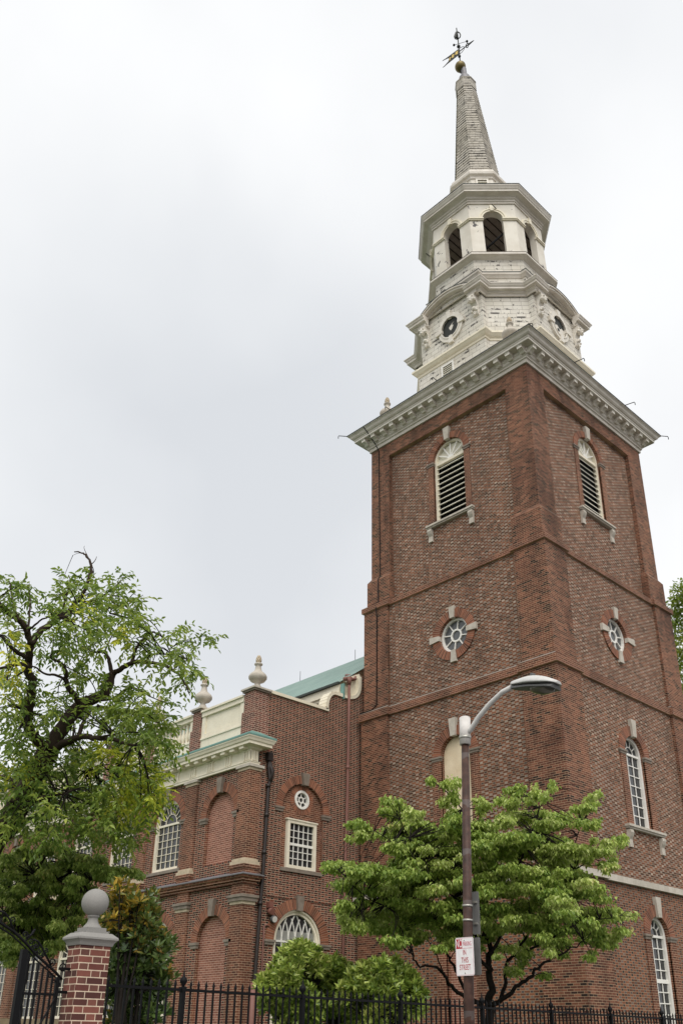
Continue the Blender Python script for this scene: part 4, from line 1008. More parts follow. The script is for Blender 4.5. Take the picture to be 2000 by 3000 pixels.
# no parking plate, facing along the pavement
def rrect(w_, h_, r, n=5):
    q = []
    for cx_, cz_, a0_ in ((w_/2-r, h_/2-r, 0), (-w_/2+r, h_/2-r, pi/2), (-w_/2+r, -h_/2+r, pi), (w_/2-r, -h_/2+r, 3*pi/2)):
        q += [(cx_+r*cos(a0_+pi/2*i/n), cz_+r*sin(a0_+pi/2*i/n)) for i in range(n+1)]
    return q
zt_, zb_ = atY(1368, 2755, PB[1])[2], atY(1368, 2850, PB[1])[2]
sz_ = pole_at(2.56); sx = sz_[0]-.078; syc = atX(1360.5, 2802, sx)
ns = thing('no_parking_sign', (sx, syc[1], syc[2]), 'white sign with red lettering no parking in this street strapped to the lamp pole', 'sign')
Fs = Fr((sx, syc[1], syc[2]), (0, -1, 0), (-1, 0, 0)); SW, SH = .285, .445
m = MB(); m.prism(Fs, rrect(SW, SH, .025), -.004, 0, 'sign_white'); m.build('plate', ns)
m = MB()
o_, i_ = rrect(SW-.014, SH-.014, .02), rrect(SW-.020, SH-.020, .018)
for k in range(len(o_)): j = (k+1) % len(o_); m.face([Fs.p(*o_[k], .0006), Fs.p(*o_[j], .0006), Fs.p(*i_[j], .0006), Fs.p(*i_[k], .0006)], 'sign_pink')
m.box(Fs, -SW/2+.012, -SW/2+.107, SH/2-.13, SH/2-.018, 0, .0012, 'sign_red'); m.box(Fs, -SW/2+.107, SW/2-.02, SH/2-.130, SH/2-.126, 0, .001, 'sign_pink'); m.build('border', ns)
def text(body, s, z, size, mat, sx_=1.0, d=.0016, name='lettering', par=None, F=Fs):
    cu = bpy.data.curves.new(name, 'FONT'); cu.body = body; cu.size = size; cu.align_x = 'CENTER'; cu.align_y = 'CENTER'; cu.extrude = .0004; cu.offset = 0
    o = bpy.data.objects.new(name, cu); col.objects.link(o); dg = bpy.context.evaluated_depsgraph_get(); me = bpy.data.meshes.new_from_object(o.evaluated_get(dg))
    bpy.data.objects.remove(o); me.transform(Matrix(((F.s[0]*sx_, 0, F.n[0], F.p(s, z, d)[0]), (F.s[1]*sx_, 0, F.n[1], F.p(s, z, d)[1]), (0, 1, 0, F.p(s, z, d)[2]), (0, 0, 0, 1))))
    me.materials.clear(); me.materials.append(MATS[mat]); link(name, me, par)
text('NO', -SW/2+.0595, SH/2-.074, .135, 'sign_white', .50, .0022, par=ns)
text('PARKING', .044, SH/2-.078, .075, 'sign_pink', .44, par=ns)
text('IN', 0, .045, .090, 'sign_red', .56, par=ns); text('THIS', 0, -.045, .090, 'sign_red', .62, par=ns); text('STREET', 0, -.128, .090, 'sign_red', .60, par=ns)
for z in (SH/2-.035, -SH/2+.03):
    m = MB(); m.tube([Fs.p(0, z, 0), Fs.p(0, z, .008)], .008, 'steel_band', 8); m.build('bolt', ns)
for nm, lab, z0, z1, wd_, dx in (('sign_plate', 'blank grey back of the sign plate behind the no parking sign', 2.34, 2.78, .27, .075), ('sign_plate', 'narrow grey upright sign plate seen from behind, higher on the lamp pole', 2.82, 3.34, .12, .10)):
    q = pole_at((z0+z1)/2); t = thing(nm, (q[0]+dx, q[1], z0), lab, 'sign'); G = Fr((q[0]+dx, q[1]-(.0 if wd_ > .2 else .05), (z0+z1)/2), (0, -1, 0), (-1, 0, 0))
    m = MB(); m.prism(G, rrect(wd_, z1-z0, .022), -.004, 0, 'sign_back'); m.build('plate', t)
    for z in ((z0+z1)/2+.13, (z0+z1)/2-.13): m = MB(); m.box(G, -.03, .03, z-(z0+z1)/2-.012, z-(z0+z1)/2+.012, 0, .022, 'steel_band'); m.build('bracket', t)

# ================================================================== FENCE, PILLAR, GATE
YF = -5.0
def rail_z(x): return 2.185-(x+18.4)*.0112
px0 = -17.27; SP = 2.038; posts = [px0+SP*i for i in range(12)]
fence = thing('iron_fence', (-10, YF, 0), 'black wrought iron spear top fence along the pavement in front of the church', 'fence')
ends = [-18.47]+posts
def picket(m, x, zb_, zt_):
    m.wbox(x-.010, x+.010, YF-.010, YF+.010, zb_, zt_, 'iron_black')
    b = [(x-.016, YF-.016, zt_), (x+.016, YF-.016, zt_), (x+.016, YF+.016, zt_), (x-.016, YF+.016, zt_)]; t_ = (x, YF, zt_+.075)
    for i in range(4): m.face([b[i], b[(i+1) % 4], t_], 'iron_black')
    m.face(b[::-1], 'iron_black')
for a, b in zip(ends[:-1], ends[1:]):
    m = MB(); n = max(2, round((b-a)/.1195))
    for i in range(1, n): x = a+(b-a)*i/n; picket(m, x, .98, rail_z(x)+.055)
    for dz in (0, -.95):
        P = []
        for x in (a, b): P += [(x, YF-.022, rail_z(x)+dz-.016), (x, YF+.022, rail_z(x)+dz-.016), (x, YF+.022, rail_z(x)+dz+.016), (x, YF-.022, rail_z(x)+dz+.016)]
        m.hexa(P, 'iron_black')
    m.build('picket_panel', fence)
for x in posts:
    z = rail_z(x); m = MB(); m.wbox(x-.026, x+.026, YF-.034, YF+.034, .85, z+.03, 'iron_black'); m.wbox(x-.034, x+.034, YF-.04, YF+.04, z-.02, z+.035, 'iron_black'); p_ = m.build('post', fence)
    m = MB(); m.lathe((x, YF, z), [(.022, .03), (.022, .055), (.045, .09), (.05, .12), (.034, .145), (.016, .16), (.012, .20), (0, .26)], 'iron_black', 10); m.build('finial', p_)
m = MB(); m.wbox(-18.45, 8, YF-.22, YF+.06, 0, .9, 'granite'); m.build('plinth', fence)

def pillar(x0, label):
    PD = .28; y0 = YF-.2; xc, yc = x0+.2, y0+PD/2
    t = thing('gate_pillar', (xc, yc, 0), label, 'pillar'); m = MB(); m.wbox(x0, x0+.4, y0, y0+PD, 0, 2.61, 'brick_pillar'); m.build('shaft', t)
    sqp = [(x0, y0), (x0+.4, y0), (x0+.4, y0+PD), (x0, y0+PD)]
    m = MB(); L = m.sweep(sqp, [(-.02, 2.605), (.015, 2.605), (.03, 2.64), (.045, 2.66), (.055, 2.668), (.062, 2.675), (.062, 2.695), (.055, 2.705), (.0, 2.75), (-.02, 2.752)], 'granite'); m.cap(sqp, 2.7515, 'granite')
    m.wbox(xc-.15, xc+.15, yc-.14, yc+.14, 2.74, 2.772, 'granite'); m.wbox(xc-.125, xc+.125, yc-.125, yc+.125, 2.772, 2.812, 'granite'); m.build('cap', t)
    m = MB(); m.lathe((xc, yc, 0), [(.115, 2.81), (.10, 2.835), (.07, 2.87), (.055, 2.92), (.06, 2.935), (.072, 2.94), (.072, 2.958), (.055, 2.965)], 'granite', 20)
    zc = 2.955+.155; m.ell((xc, yc, zc), (.163, .163, .163), 'granite', 28, 18); m.build('ball', t)
pillar(-18.89, 'red brick gate pillar with granite cap and stone ball at the lower left')
pillar(-22.35, 'second brick gate pillar with stone ball on the far side of the iron gate')
gate = thing('iron_gate', (-20.6, YF, 0), 'ornate black wrought iron gate with scrolled overthrow beside the ball topped pillar', 'gate')
gy = YF-.02; XM = -20.42
def gp(px, py): q = atY(px, py, gy); return (q[0], q[1], q[2])
top = [gp(182, 2870), (gp(165, 2850)), gp(148, 2834), gp(110, 2800), gp(74, 2760), gp(40, 2728), gp(0, 2702)]
print('gate', top)
top += [(XM, gy, top[-1][2]+.16)]
def mir(P): return [(2*XM-p[0], p[1], p[2]) for p in P]
m = MB()
for P in (top, mir(top)):
    m.tube(P, .016, 'iron_black', 8); m.tube([(p[0], p[1]-.0, p[2]-.05) for p in P[1:]], .009, 'iron_black', 6)
m.build('overthrow', gate)
def spiral(c, r, turns, a0, sgn=1, n=18): return [(c[0]+r*(1-.82*t)*cos(a0+sgn*2*pi*turns*t), gy, c[1]+r*(1-.82*t)*sin(a0+sgn*2*pi*turns*t)) for t in np.linspace(0, 1, n)]
def sg(px, py): q = atY(px, py, gy); return (q[0], q[2])
m = MB(); m_ = MB()
for px, py, r, a0, s in ((74, 2738, .042, -1.2, 1), (37, 2694, .035, -1, 1), (0, 2690, .035, 0, -1), (135, 2786, .03, 2.0, -1), (153, 2818, .05, -2, 1), (186, 2832, .05, -1.2, -1), (93, 2760, .035, 0, 1), (97, 2774, .03, 1, -1), (110, 2772, .028, 2, 1), (116, 2786, .028, 0, -1), (128, 2798, .026, 1, 1), (140, 2835, .026, 1, 1), (148, 2858, .026, 0, -1), (158, 2874, .03, 2, 1), (170, 2885, .03, 1, -1), (105, 2792, .03, 3, 1), (120, 2806, .028, 0, 1)):
    P = spiral(sg(px, py), r, 1.3, a0, s); m.tube(P, .0075, 'iron_black', 6); m_.tube(mir(P), .0075, 'iron_black', 6)
for P in ([gp(100, 2752), gp(112, 2758), gp(124, 2776), gp(133, 2794), gp(150, 2828)], [gp(72, 2761), gp(90, 2742), gp(104, 2722)], [gp(78, 2748), gp(96, 2736), gp(103, 2724)], [gp(44, 2735), gp(30, 2695), gp(16, 2675), gp(0, 2668)]):
    m.tube(P, .011, 'iron_black', 6); m_.tube(mir(P), .011, 'iron_black', 6)
m.build('scrollwork', gate); m_.build('scrollwork', gate)
xr, xl = gp(165, 2900)[0], gp(55, 2900)[0]
def gz(x): xs = [p[0] for p in top][::-1]; zs = [p[2] for p in top][::-1]; return float(np.interp(x, xs, zs))
for mm in (False, True):
    f_ = (lambda x: 2*XM-x) if mm else (lambda x: x)
    m = MB()
    def bar(x, z1, t): m.wbox(min(f_(x-t), f_(x+t)), max(f_(x-t), f_(x+t)), gy-t, gy+t, .92, z1, 'iron_black')
    bar(xr, gz(xr)-.02, .02); bar(xl, gz(xl)-.07, .034)
    n = 7
    for i in range(1, n): x = xl+(xr-xl)*i/n; bar(x, gz(x)-.06, .010)
    for z in (2.06, 1.02): a, b = sorted((f_(xl), f_(xr))); m.wbox(a, b, gy-.018, gy+.018, z-.013, z+.013, 'iron_black')
    m.tube([(f_(xl), gy-.02, 2.05), (f_(xl+(xr-xl)*.25), gy-.02, 1.55), (f_(xl+(xr-xl)*.25), gy-.02, 1.05)], .012, 'iron_black', 6); m.tube([(f_(xr), gy-.02, 2.03), (f_(xr-(xr-xl)*.5), gy-.02, 1.6), (f_(xr-(xr-xl)*.6), gy-.02, 1.05)], .012, 'iron_black', 6)
    m.build('leaf', gate)
for z in (2.34, 2.09):
    for s in (1, -1): m = MB(); a, b = (xr, -18.86) if s == 1 else (2*XM+18.86, 2*XM-xr); m.wbox(a, b, gy-.015, gy+.015, z-.015, z+.015, 'iron_black'); m.build('hinge', gate)
bp = atY(90, 2985, 1.0)
bench = thing('garden_bench', (bp[0], bp[1], .9), 'weathered wooden slatted garden bench on the lawn behind the iron gate', 'bench')
bx, by = bp[0], bp[1]; zt_ = bp[2]
m = MB(); m.wbox(bx-.75, bx+.75, by-.02, by+.02, zt_-.09, zt_, 'bench_wood'); m.wbox(bx-.72, bx+.72, by-.018, by+.018, zt_-.52, zt_-.46, 'bench_wood')
for i in range(13): x = bx-.66+i*.11; m.wbox(x-.025, x+.025, by-.012, by+.012, zt_-.46, zt_-.09, 'bench_wood')
m.build('backrest', bench)
m = MB()
for i in range(4): m.wbox(bx-.75, bx+.75, by-.5+i*.12, by-.41+i*.12, 1.32, 1.35, 'bench_wood')
m.build('seat', bench)
for s in (-1, 1):
    for y in (by-.48, by):
        m = MB(); m.wbox(bx+s*.72-.03, bx+s*.72+.03, y-.03, y+.03, .9, 1.32 if y < by-.1 else zt_-.02, 'bench_wood'); m.build('leg', bench)
    m = MB(); m.wbox(bx+s*.72-.03, bx+s*.72+.03, by-.52, by-.03, 1.52, 1.56, 'bench_wood'); m.build('armrest', bench)

# ================================================================== PLANTS
def leaf_mesh(name, pos, dirs, nrm, length, width, cols, mat, parent, droop=.15, fold=.18):
    n = len(pos); d = dirs/(np.linalg.norm(dirs, axis=1, keepdims=True)+1e-9)
    nr = nrm-d*(nrm*d).sum(1, keepdims=True); nr /= np.linalg.norm(nr, axis=1, keepdims=True)+1e-9
    s = np.cross(d, nr); l = length[:, None]; w_ = width[:, None]
    V = np.empty((n, 6, 3))
    V[:, 0] = pos; V[:, 1] = pos+d*l*.33+s*w_*.5+nr*w_*fold; V[:, 2] = pos+d*l*.70+s*w_*.36+nr*(w_*fold-l*droop*.35)
    V[:, 3] = pos+d*l-nr*l*droop; V[:, 4] = pos+d*l*.70-s*w_*.36+nr*(w_*fold-l*droop*.35); V[:, 5] = pos+d*l*.33-s*w_*.5+nr*w_*fold
    me = bpy.data.meshes.new(name); me.vertices.add(n*6); me.vertices.foreach_set('co', V.reshape(-1))
    base = np.arange(n)[:, None]*6; idx = np.concatenate([base+np.array([0, 1, 2, 3]), base+np.array([0, 3, 4, 5])], 1).reshape(-1)
    me.loops.add(n*8); me.loops.foreach_set('vertex_index', idx); me.polygons.add(n*2); me.polygons.foreach_set('loop_start', np.arange(0, n*8, 4)); me.polygons.foreach_set('loop_total', np.full(n*2, 4))
    me.update(); me.validate()
    ca = me.color_attributes.new('leaf_colour', 'FLOAT_COLOR', 'POINT'); C = np.ones((n, 6, 4)); C[:, :, :3] = cols[:, None, :]; ca.data.foreach_set('color', C.reshape(-1))
    me.materials.append(MATS[mat]); return link(name, me, parent)
def unit(v): return v/(np.linalg.norm(v, axis=-1, keepdims=True)+1e-9)
def ell_pts(n, c, r):
    v = unit(rng.normal(size=(n, 3)))*(rng.random((n, 1))**.38); return np.array(c)+v*np.array(r), v
def palette(n, stops, clump=None, cw=.5):
    t = rng.random(n)
    if clump is not None: t = np.clip(t*(1-cw)+clump*cw, 0, 1)
    S = np.array(stops, float); return np.stack([np.interp(t, S[:, 0], S[:, k]) for k in (1, 2, 3)], 1)*(.85+.3*rng.random((n, 1)))
HX = unit(np.array([_f[0], _f[1], 0.0])); RX = np.array([sin(YAW), -cos(YAW), 0.0])
def basis_pts(v, c, r): return np.array(c)+v[:, 0:1]*RX*r[0]+v[:, 1:2]*HX*r[1]+v[:, 2:3]*np.array([0, 0, 1.0])*r[2]
def smooth_path(P, k=4):
    P = np.array(P, float); n = len(P); out = []
    for i in range(n-1):
        p0, p1, p2, p3 = P[max(i-1, 0)], P[i], P[i+1], P[min(i+2, n-1)]
        for t in np.arange(k)/k: out.append(.5*((2*p1)+(-p0+p2)*t+(2*p0-5*p1+4*p2-p3)*t*t+(-p0+3*p1-3*p2+p3)*t**3))
    out.append(P[-1]); return np.array(out)
def limbs(m, paths, mat, wob=.02):
    nodes = []
    for P, r0, r1 in paths:
        S = smooth_path(P); S[1:-1] += rng.normal(size=S[1:-1].shape)*wob*min(1, r0*12); rad = np.linspace(r0, r1, len(S)); m.tube(S, rad, mat, 8 if r0 > .05 else 6); nodes += [(p, r) for p, r in zip(S, rad)]
    return nodes
def twigs(m, nodes, targets, mat, r=.012, sag=.1):
    NP = np.array([p for p, _ in nodes]); NR = np.array([q for _, q in nodes])
    for t in targets:
        d = np.linalg.norm(NP-t, axis=1); i = int(np.argmin(d)); a = NP[i]
        if d[i] < .08 or d[i] > 1.1: continue
        mid = (a+t)/2+np.array([0, 0, sag*d[i]])+rng.normal(size=3)*.06*d[i]
        m.tube(smooth_path([a, mid, t], 3), np.linspace(min(r*(1+d[i]*.5), max(NR[i], .006)), .004, 7), mat, 5, cap=False)

# ---- big tree at the left
def c7(a, b): return (a*.4464, 1600+b*.4464)
DT = 16.5
def tp(a, b, dd=0.0): x, y = c7(a, b); return atD(x, y, DT+dd)
TB = tp(-190, 1900); TB0 = np.array([TB[0]-.25, TB[1]+.2, .9])
tree = thing('shade_tree', (TB0[0], TB0[1], .9), 'large leaning tree with twisting dark limbs and light green leaves at the left edge', 'tree')
pt = lambda L, d0=0, d1=0: [tp(a, b, d0+(d1-d0)*i/max(1, len(L)-1)) for i, (a, b) in enumerate(L)]
paths = [([TB0, np.array([TB[0]-.1, TB[1], 2.6])]+pt([(-60, 1960), (40, 1850), (120, 1720), (210, 1560), (290, 1400), (330, 1330)]), .30, .185),
 (pt([(330, 1330), (400, 1210), (480, 1100), (540, 1040), (600, 1010), (680, 975), (715, 920), (735, 840)], 0, .4), .17, .075),
 (pt([(735, 840), (790, 810), (860, 770), (900, 757), (960, 762), (1050, 772), (1100, 792), (1170, 840), (1215, 900), (1245, 965)], .4, -.2), .062, .012),
 (pt([(860, 770), (878, 720), (895, 670), (940, 610), (1000, 565), (1040, 580), (1090, 615), (1125, 665)], .3, .5), .04, .008),
 (pt([(735, 840), (722, 770), (705, 720), (680, 695), (630, 695), (590, 688), (560, 670)], .4, 1.0), .05, .01),
 (pt([(960, 762), (985, 715), (1060, 708), (1150, 715), (1230, 745)], .2, -.6), .03, .006),
 (pt([(530, 1045), (500, 985), (455, 930), (435, 870), (430, 810), (395, 765), (345, 735), (345, 690)], 0, -1.0), .07, .02),
 (pt([(425, 870), (360, 845), (300, 840), (250, 805), (205, 785)], -.5, -.8), .03, .012),
 (pt([(310, 1370), (250, 1270), (200, 1210), (188, 1100), (200, 980), (215, 900), (185, 810), (192, 730), (205, 650), (182, 570), (130, 490), (70, 445), (0, 380), (-80, 330)], 0, -1.2), .12, .035),
 (pt([(208, 640), (240, 590), (320, 520), (400, 465), (440, 445), (500, 370), (550, 310), (585, 210), (603, 130), (580, 80), (545, 45), (490, 38)], -.8, .3), .075, .010),
 (pt([(600, 120), (625, 95), (636, 68)], .3, .4), .012, .004), (pt([(590, 90), (555, 20), (556, -2)], .3, .4), .008, .003), (pt([(560, 55), (520, 45), (480, 60)], .3, .5), .008, .003),
 (pt([(182, 775), (100, 778), (30, 800), (-60, 800)], -.8, -.4), .05, .02), (pt([(170, 730), (110, 690), (50, 640), (10, 590), (-50, 570)], -.8, -1.4), .05, .015),
 (pt([(180, 560), (215, 530), (280, 480), (340, 460)], -.9, -1.4), .03, .01),
 (pt([(350, 1340), (430, 1290), (520, 1255), (620, 1255), (700, 1268), (790, 1285), (880, 1310)], 0, -1.2), .09, .02),
 (pt([(520, 1255), (540, 1170), (590, 1090), (640, 1050)], -.4, .4), .05, .012), (pt([(640, 1255), (720, 1240), (800, 1225)], -.6, -1.6), .03, .008), (pt([(480, 1270), (485, 1200), (490, 1120)], 0, .8), .03, .008),
 (pt([(100, 1740), (200, 1680), (330, 1640), (480, 1600)], 0, -1.0), .09, .02), (pt([(160, 1640), (120, 1560), (60, 1530), (-40, 1500)], 0, .8), .09, .03),
 (pt([(440, 450), (520, 390), (600, 380), (700, 410), (720, 440)], -.1, .5), .03, .006), (pt([(450, 480), (500, 520), (580, 560), (620, 660)], -.1, .6), .025, .006), (pt([(560, 1480), (640, 1440), (760, 1430)], -.3, -.8), .025, .006),
 (pt([(130, 490), (95, 400), (75, 300), (60, 220)], -1.1, -.6), .03, .006), (pt([(182, 570), (195, 440), (200, 330), (190, 270)], -1, -.4), .028, .006), (pt([(400, 465), (430, 350), (460, 230), (450, 190)], -.5, .2), .028, .006), (pt([(600, 380), (700, 310), (770, 250), (810, 215)], .2, .7), .022, .005), (pt([(700, 410), (820, 390), (900, 350), (940, 320)], .4, .9), .02, .005), (pt([(720, 440), (840, 470), (960, 495)], .5, .9), .02, .005), (pt([(600, 1010), (740, 1000), (860, 930), (980, 985), (1100, 1030)], 0, -.6), .035, .006), (pt([(640, 1050), (800, 1080), (950, 1120), (1050, 1160)], .2, -.5), .035, .006), (pt([(190, 1100), (110, 1050), (40, 1000)], -.6, .2), .035, .01), (pt([(185, 810), (110, 850), (50, 880)], -.7, .1), .03, .008), (pt([(690, 695), (720, 620), (760, 570), (830, 610)], .6, 1.0), .02, .005)]
m = MB(); paths = [(P, a*.86, b) for P, a, b in paths]; nodes = limbs(m, paths, 'bark', .012)
BL = """60 260 110;180 300 70;20 420 80;90 560 80;60 330 80;470 250 80;600 220 60;400 350 100;560 330 110;700 340 100;765 262 60;800 230 34;860 390 80;920 335 36;800 460 100;650 470 110;500 440 100;340 420 70;900 500 70;955 495 26;700 580 100;560 560 80;820 610 70;430 590 90;350 560 60;250 620 40;640 660 70;480 700 60;395 680 50;530 770 44;1000 560 32;1150 580 60;1290 632 50;1365 612 24;1050 700 80;1180 700 70;1220 800 60;1000 790 46;1050 860 38;1230 905 34;960 655 40;1280 830 40;60 680 80;60 820 90;120 900 90;40 960 90;150 1060 80;60 1100 110;230 930 34;250 730 34;500 900 70;600 870 60;680 900 44;850 940 52;960 980 60;1100 1030 46;740 1050 110;860 1080 110;960 1130 110;1050 1150 70;1090 1300 70;1000 1250 80;850 1200 110;700 1150 100;600 1080 70;420 1040 70;340 1060 60;300 1150 50;100 1280 120;60 1420 120;220 1400 100;380 1300 70;330 1450 120;480 1400 100;600 1350 90;560 1500 120;700 1380 90;820 1420 90;900 1500 110;750 1540 110;980 1500 80;60 1550 120;180 1540 110;330 1560 100;60 1680 120;460 1640 100;560 1650 90;640 1660 90;700 1700 90;780 1660 80;860 1610 70;930 1600 70;960 1680 60;300 1700 90;180 1760 90;420 1780 90;560 1780 80;700 1790 60;820 1760 70;880 1820 50;960 1760 46;1000 1640 60;1020 1560 60;720 1880 70;830 1900 60;1000 1700 46;620 1880 70;560 1860 70;880 1960 36;250 1860 80;340 1880 70;60 1800 90"""
blobs = [tuple(map(float, q.split())) for q in BL.split(';')]
YEL = {(980, 1500), (820, 1420), (900, 1500), (700, 1380), (600, 1350), (860, 1610), (960, 1680), (930, 1600), (1000, 1640), (780, 1660), (60, 820), (40, 960), (60, 1420), (60, 680), (500, 440), (820, 610), (1020, 1560)}
pos = []; dr = []; nm = []; ln = []; cl_ = []; tg = []
for (a, b, r) in blobs:
    for dd in ((rng.normal()*.9,) if r < 60 else (rng.normal()*.8-.5, rng.normal()*.8+.6)):
        c_ = tp(a+rng.normal()*6, b+rng.normal()*6, dd); R = r*.82*.4464*(DT+dd)/FPX
        ns_ = int((12 if r < 60 else (4.6 if b < 1000 else 8.0 if b < 1560 else 7.5))*(r/70)**1.3)+3
        v = unit(rng.normal(size=(ns_, 3)))*(rng.random((ns_, 1))**.42); S0 = basis_pts(v, c_, (R, R*1.1, R*.92)); tw = unit(v*np.array([1, 1, .7])+rng.normal(size=v.shape)*.4+np.array([0, 0, -.15]))
        tg += list(S0[::6]); hue = rng.random()
        for j in range(ns_):
            k = rng.integers(6, 11); t = np.linspace(.0, .32, k)[:, None]; q = S0[j]+tw[j]*t+np.array([0, 0, -1])*t*t*.8
            sd_ = unit(np.cross(tw[j], (0, 0, 1))+1e-6)[None]*np.where(np.arange(k) % 2, 1, -1)[:, None]
            pos.append(q); dr.append(tw[j]*.55+sd_*.75+np.array([0, 0, -.35])+rng.normal(size=(k, 3))*.28); nm.append(np.array([0, 0, 1.0])+rng.normal(size=(k, 3))*.45)
            ln.append(.095+.04*rng.random(k)); yel = (a, b) in YEL
            cl_.append(palette(k, [(0, .42, .52, .05), (.5, .54, .58, .06), (1, .68, .60, .07)] if yel and rng.random() < .7 else [(0, .10, .17, .036), (.35, .18, .27, .05), (.7, .29, .37, .066), (.93, .40, .46, .085), (1, .52, .47, .09)], hue, .45))
twigs(m, nodes, tg, 'bark_dark', .012)
m.build('trunk', tree)
pos = np.concatenate(pos); L_ = np.concatenate(ln)
leaf_mesh('crown', pos, np.concatenate(dr), np.concatenate(nm), L_, L_*.40, np.concatenate(cl_), 'leaf', tree)
print('shade leaves', len(pos))

# ---- layered small trees
def tiered(name, label, cat, conv, dep, base, paths_px, tiers, rnd_dep, leaf, cols, bark, dens=1.0, mat='leaf', twr=.010):
    t = thing(name, (base[0], base[1], base[2]), label, cat); m = MB()
    ps = []
    for L, r0, r1, d0, d1 in paths_px:
        P = [atD(*conv(a, b), dep+d0+(d1-d0)*i/max(1, len(L)-1)) for i, (a, b) in enumerate(L)]
        if L[0] == 'base': pass
        ps.append((P, r0, r1))
    ps.append(([np.array(base)-np.array([0, 0, .1]), (np.array(base)+ps[0][0][0])/2, ps[0][0][0]], ps[0][1]*1.25, ps[0][1]))
    nodes = limbs(m, ps, bark, .03)
    pos = []; dr = []; nm = []; ln = []; cl_ = []; tg = []
    full = []
    for (a, b, rx, ry) in tiers:
        top = .72 if b < 250 and name == 'dogwood_tree' and conv(0, 0)[0] > 900 else 1.0; rx, ry = rx*top, ry*top
        full.append((a, b, rx*.8, ry*.62))
        for _ in range(3 if rx > 45 else 1): full.append((a+rng.normal()*rx*.62, b+rng.normal()*ry*.9, rx*(.3+.35*rng.random()), ry*(.4+.25*rng.random())))
    for (a, b, rx, ry) in full:
        dd = rng.normal()*rnd_dep; X, Y = conv(a, b); sc_ = abs(conv(1, 0)[0]-conv(0, 0)[0])*(dep+dd)/FPX; c_ = atD(X, Y, dep+dd); Rx, Rz = rx*sc_, ry*sc_
        ns_ = max(4, int(rx*ry*.0105*dens)); v = unit(rng.normal(size=(ns_, 3)))*(rng.random((ns_, 1))**.5); S0 = basis_pts(v, c_, (Rx, max(.25, min(Rx, .7)), Rz*.75))
        tg += list(S0[::11]); hue = rng.random()
        for j in range(ns_):
            k = rng.integers(4, 8); az = rng.random()*2*pi; ang = az+np.arange(k)*2.4
            d_ = np.stack([np.cos(ang), np.sin(ang), -.55-.5*rng.random(k)], 1)
            pos.append(S0[j]+rng.normal(size=(k, 3))*.03); dr.append(d_); nm.append(np.array([0, 0, 1.0])+np.stack([np.cos(ang), np.sin(ang), np.zeros(k)], 1)*.5+rng.normal(size=(k, 3))*.2)
            ln.append(leaf*(.75+.5*rng.random(k))); cl_.append(palette(k, cols, hue, .4))
    twigs(m, nodes, tg, bark, twr, .05); m.build('trunk', t)
    pos = np.concatenate(pos); L_ = np.concatenate(ln); leaf_mesh('crown', pos, np.concatenate(dr), np.concatenate(nm), L_, L_*.52, np.concatenate(cl_), mat, t, droop=.22)
    print(name, len(pos)); return t
c5 = lambda a, b: (950+a*.6696, 2200+b*.6696)
TI = """540 140 70 40;530 220 60 45;590 280 60 45;700 240 70 35;810 170 45 30;780 220 60 30;940 190 80 28;1000 160 30 22;900 215 40 26;1160 200 45 26;1120 250 60 26;1190 180 18 18;320 220 45 26;270 260 45 36;340 290 80 36;170 330 50 26;150 310 22 16;260 360 110 36;400 340 110 46;560 330 100 36;700 330 100 46;860 290 90 46;1020 290 100 46;1160 320 60 26;450 420 150 46;300 420 70 36;650 420 110 46;800 400 110 46;970 400 130 46;1100 430 70 46;1200 440 80 28;1280 390 50 20;1300 375 24 16;1240 500 50 24;80 500 100 20;20 490 26 14;200 520 110 30;350 540 150 36;520 530 130 36;700 510 110 36;850 520 130 42;1020 520 130 36;1130 580 90 36;1200 600 40 24;120 590 70 30;250 600 110 36;400 580 120 32;560 580 90 26;750 600 80 36;900 600 100 36;1000 620 90 32;120 690 70 36;60 690 30 20;200 720 120 36;350 700 120 42;480 720 80 36;560 690 70 30;720 700 70 36;800 720 60 26;880 680 80 26;1040 690 100 36;1180 700 110 32;1300 720 50 11;1350 715 16 8;150 770 50 34;100 740 40 24;300 780 110 26;420 800 110 26;560 830 50 26;1000 780 140 42;1150 780 110 36;1240 820 80 34;1290 800 40 20;930 770 70 26;870 880 50 34;1000 880 50 26;1150 900 36 18;500 860 44 22;310 850 44 20;960 980 44 16;820 960 40 34;700 820 60 26;760 860 50 24;640 860 40 22"""
tiers = [tuple(map(float, q.split())) for q in TI.split(';')]
q0 = atD(*c5(722, 1120), 18.8)
GD = [(0, .17, .28, .055), (.35, .30, .41, .08), (.7, .45, .54, .13), (.94, .62, .68, .28), (1, .62, .50, .20)]
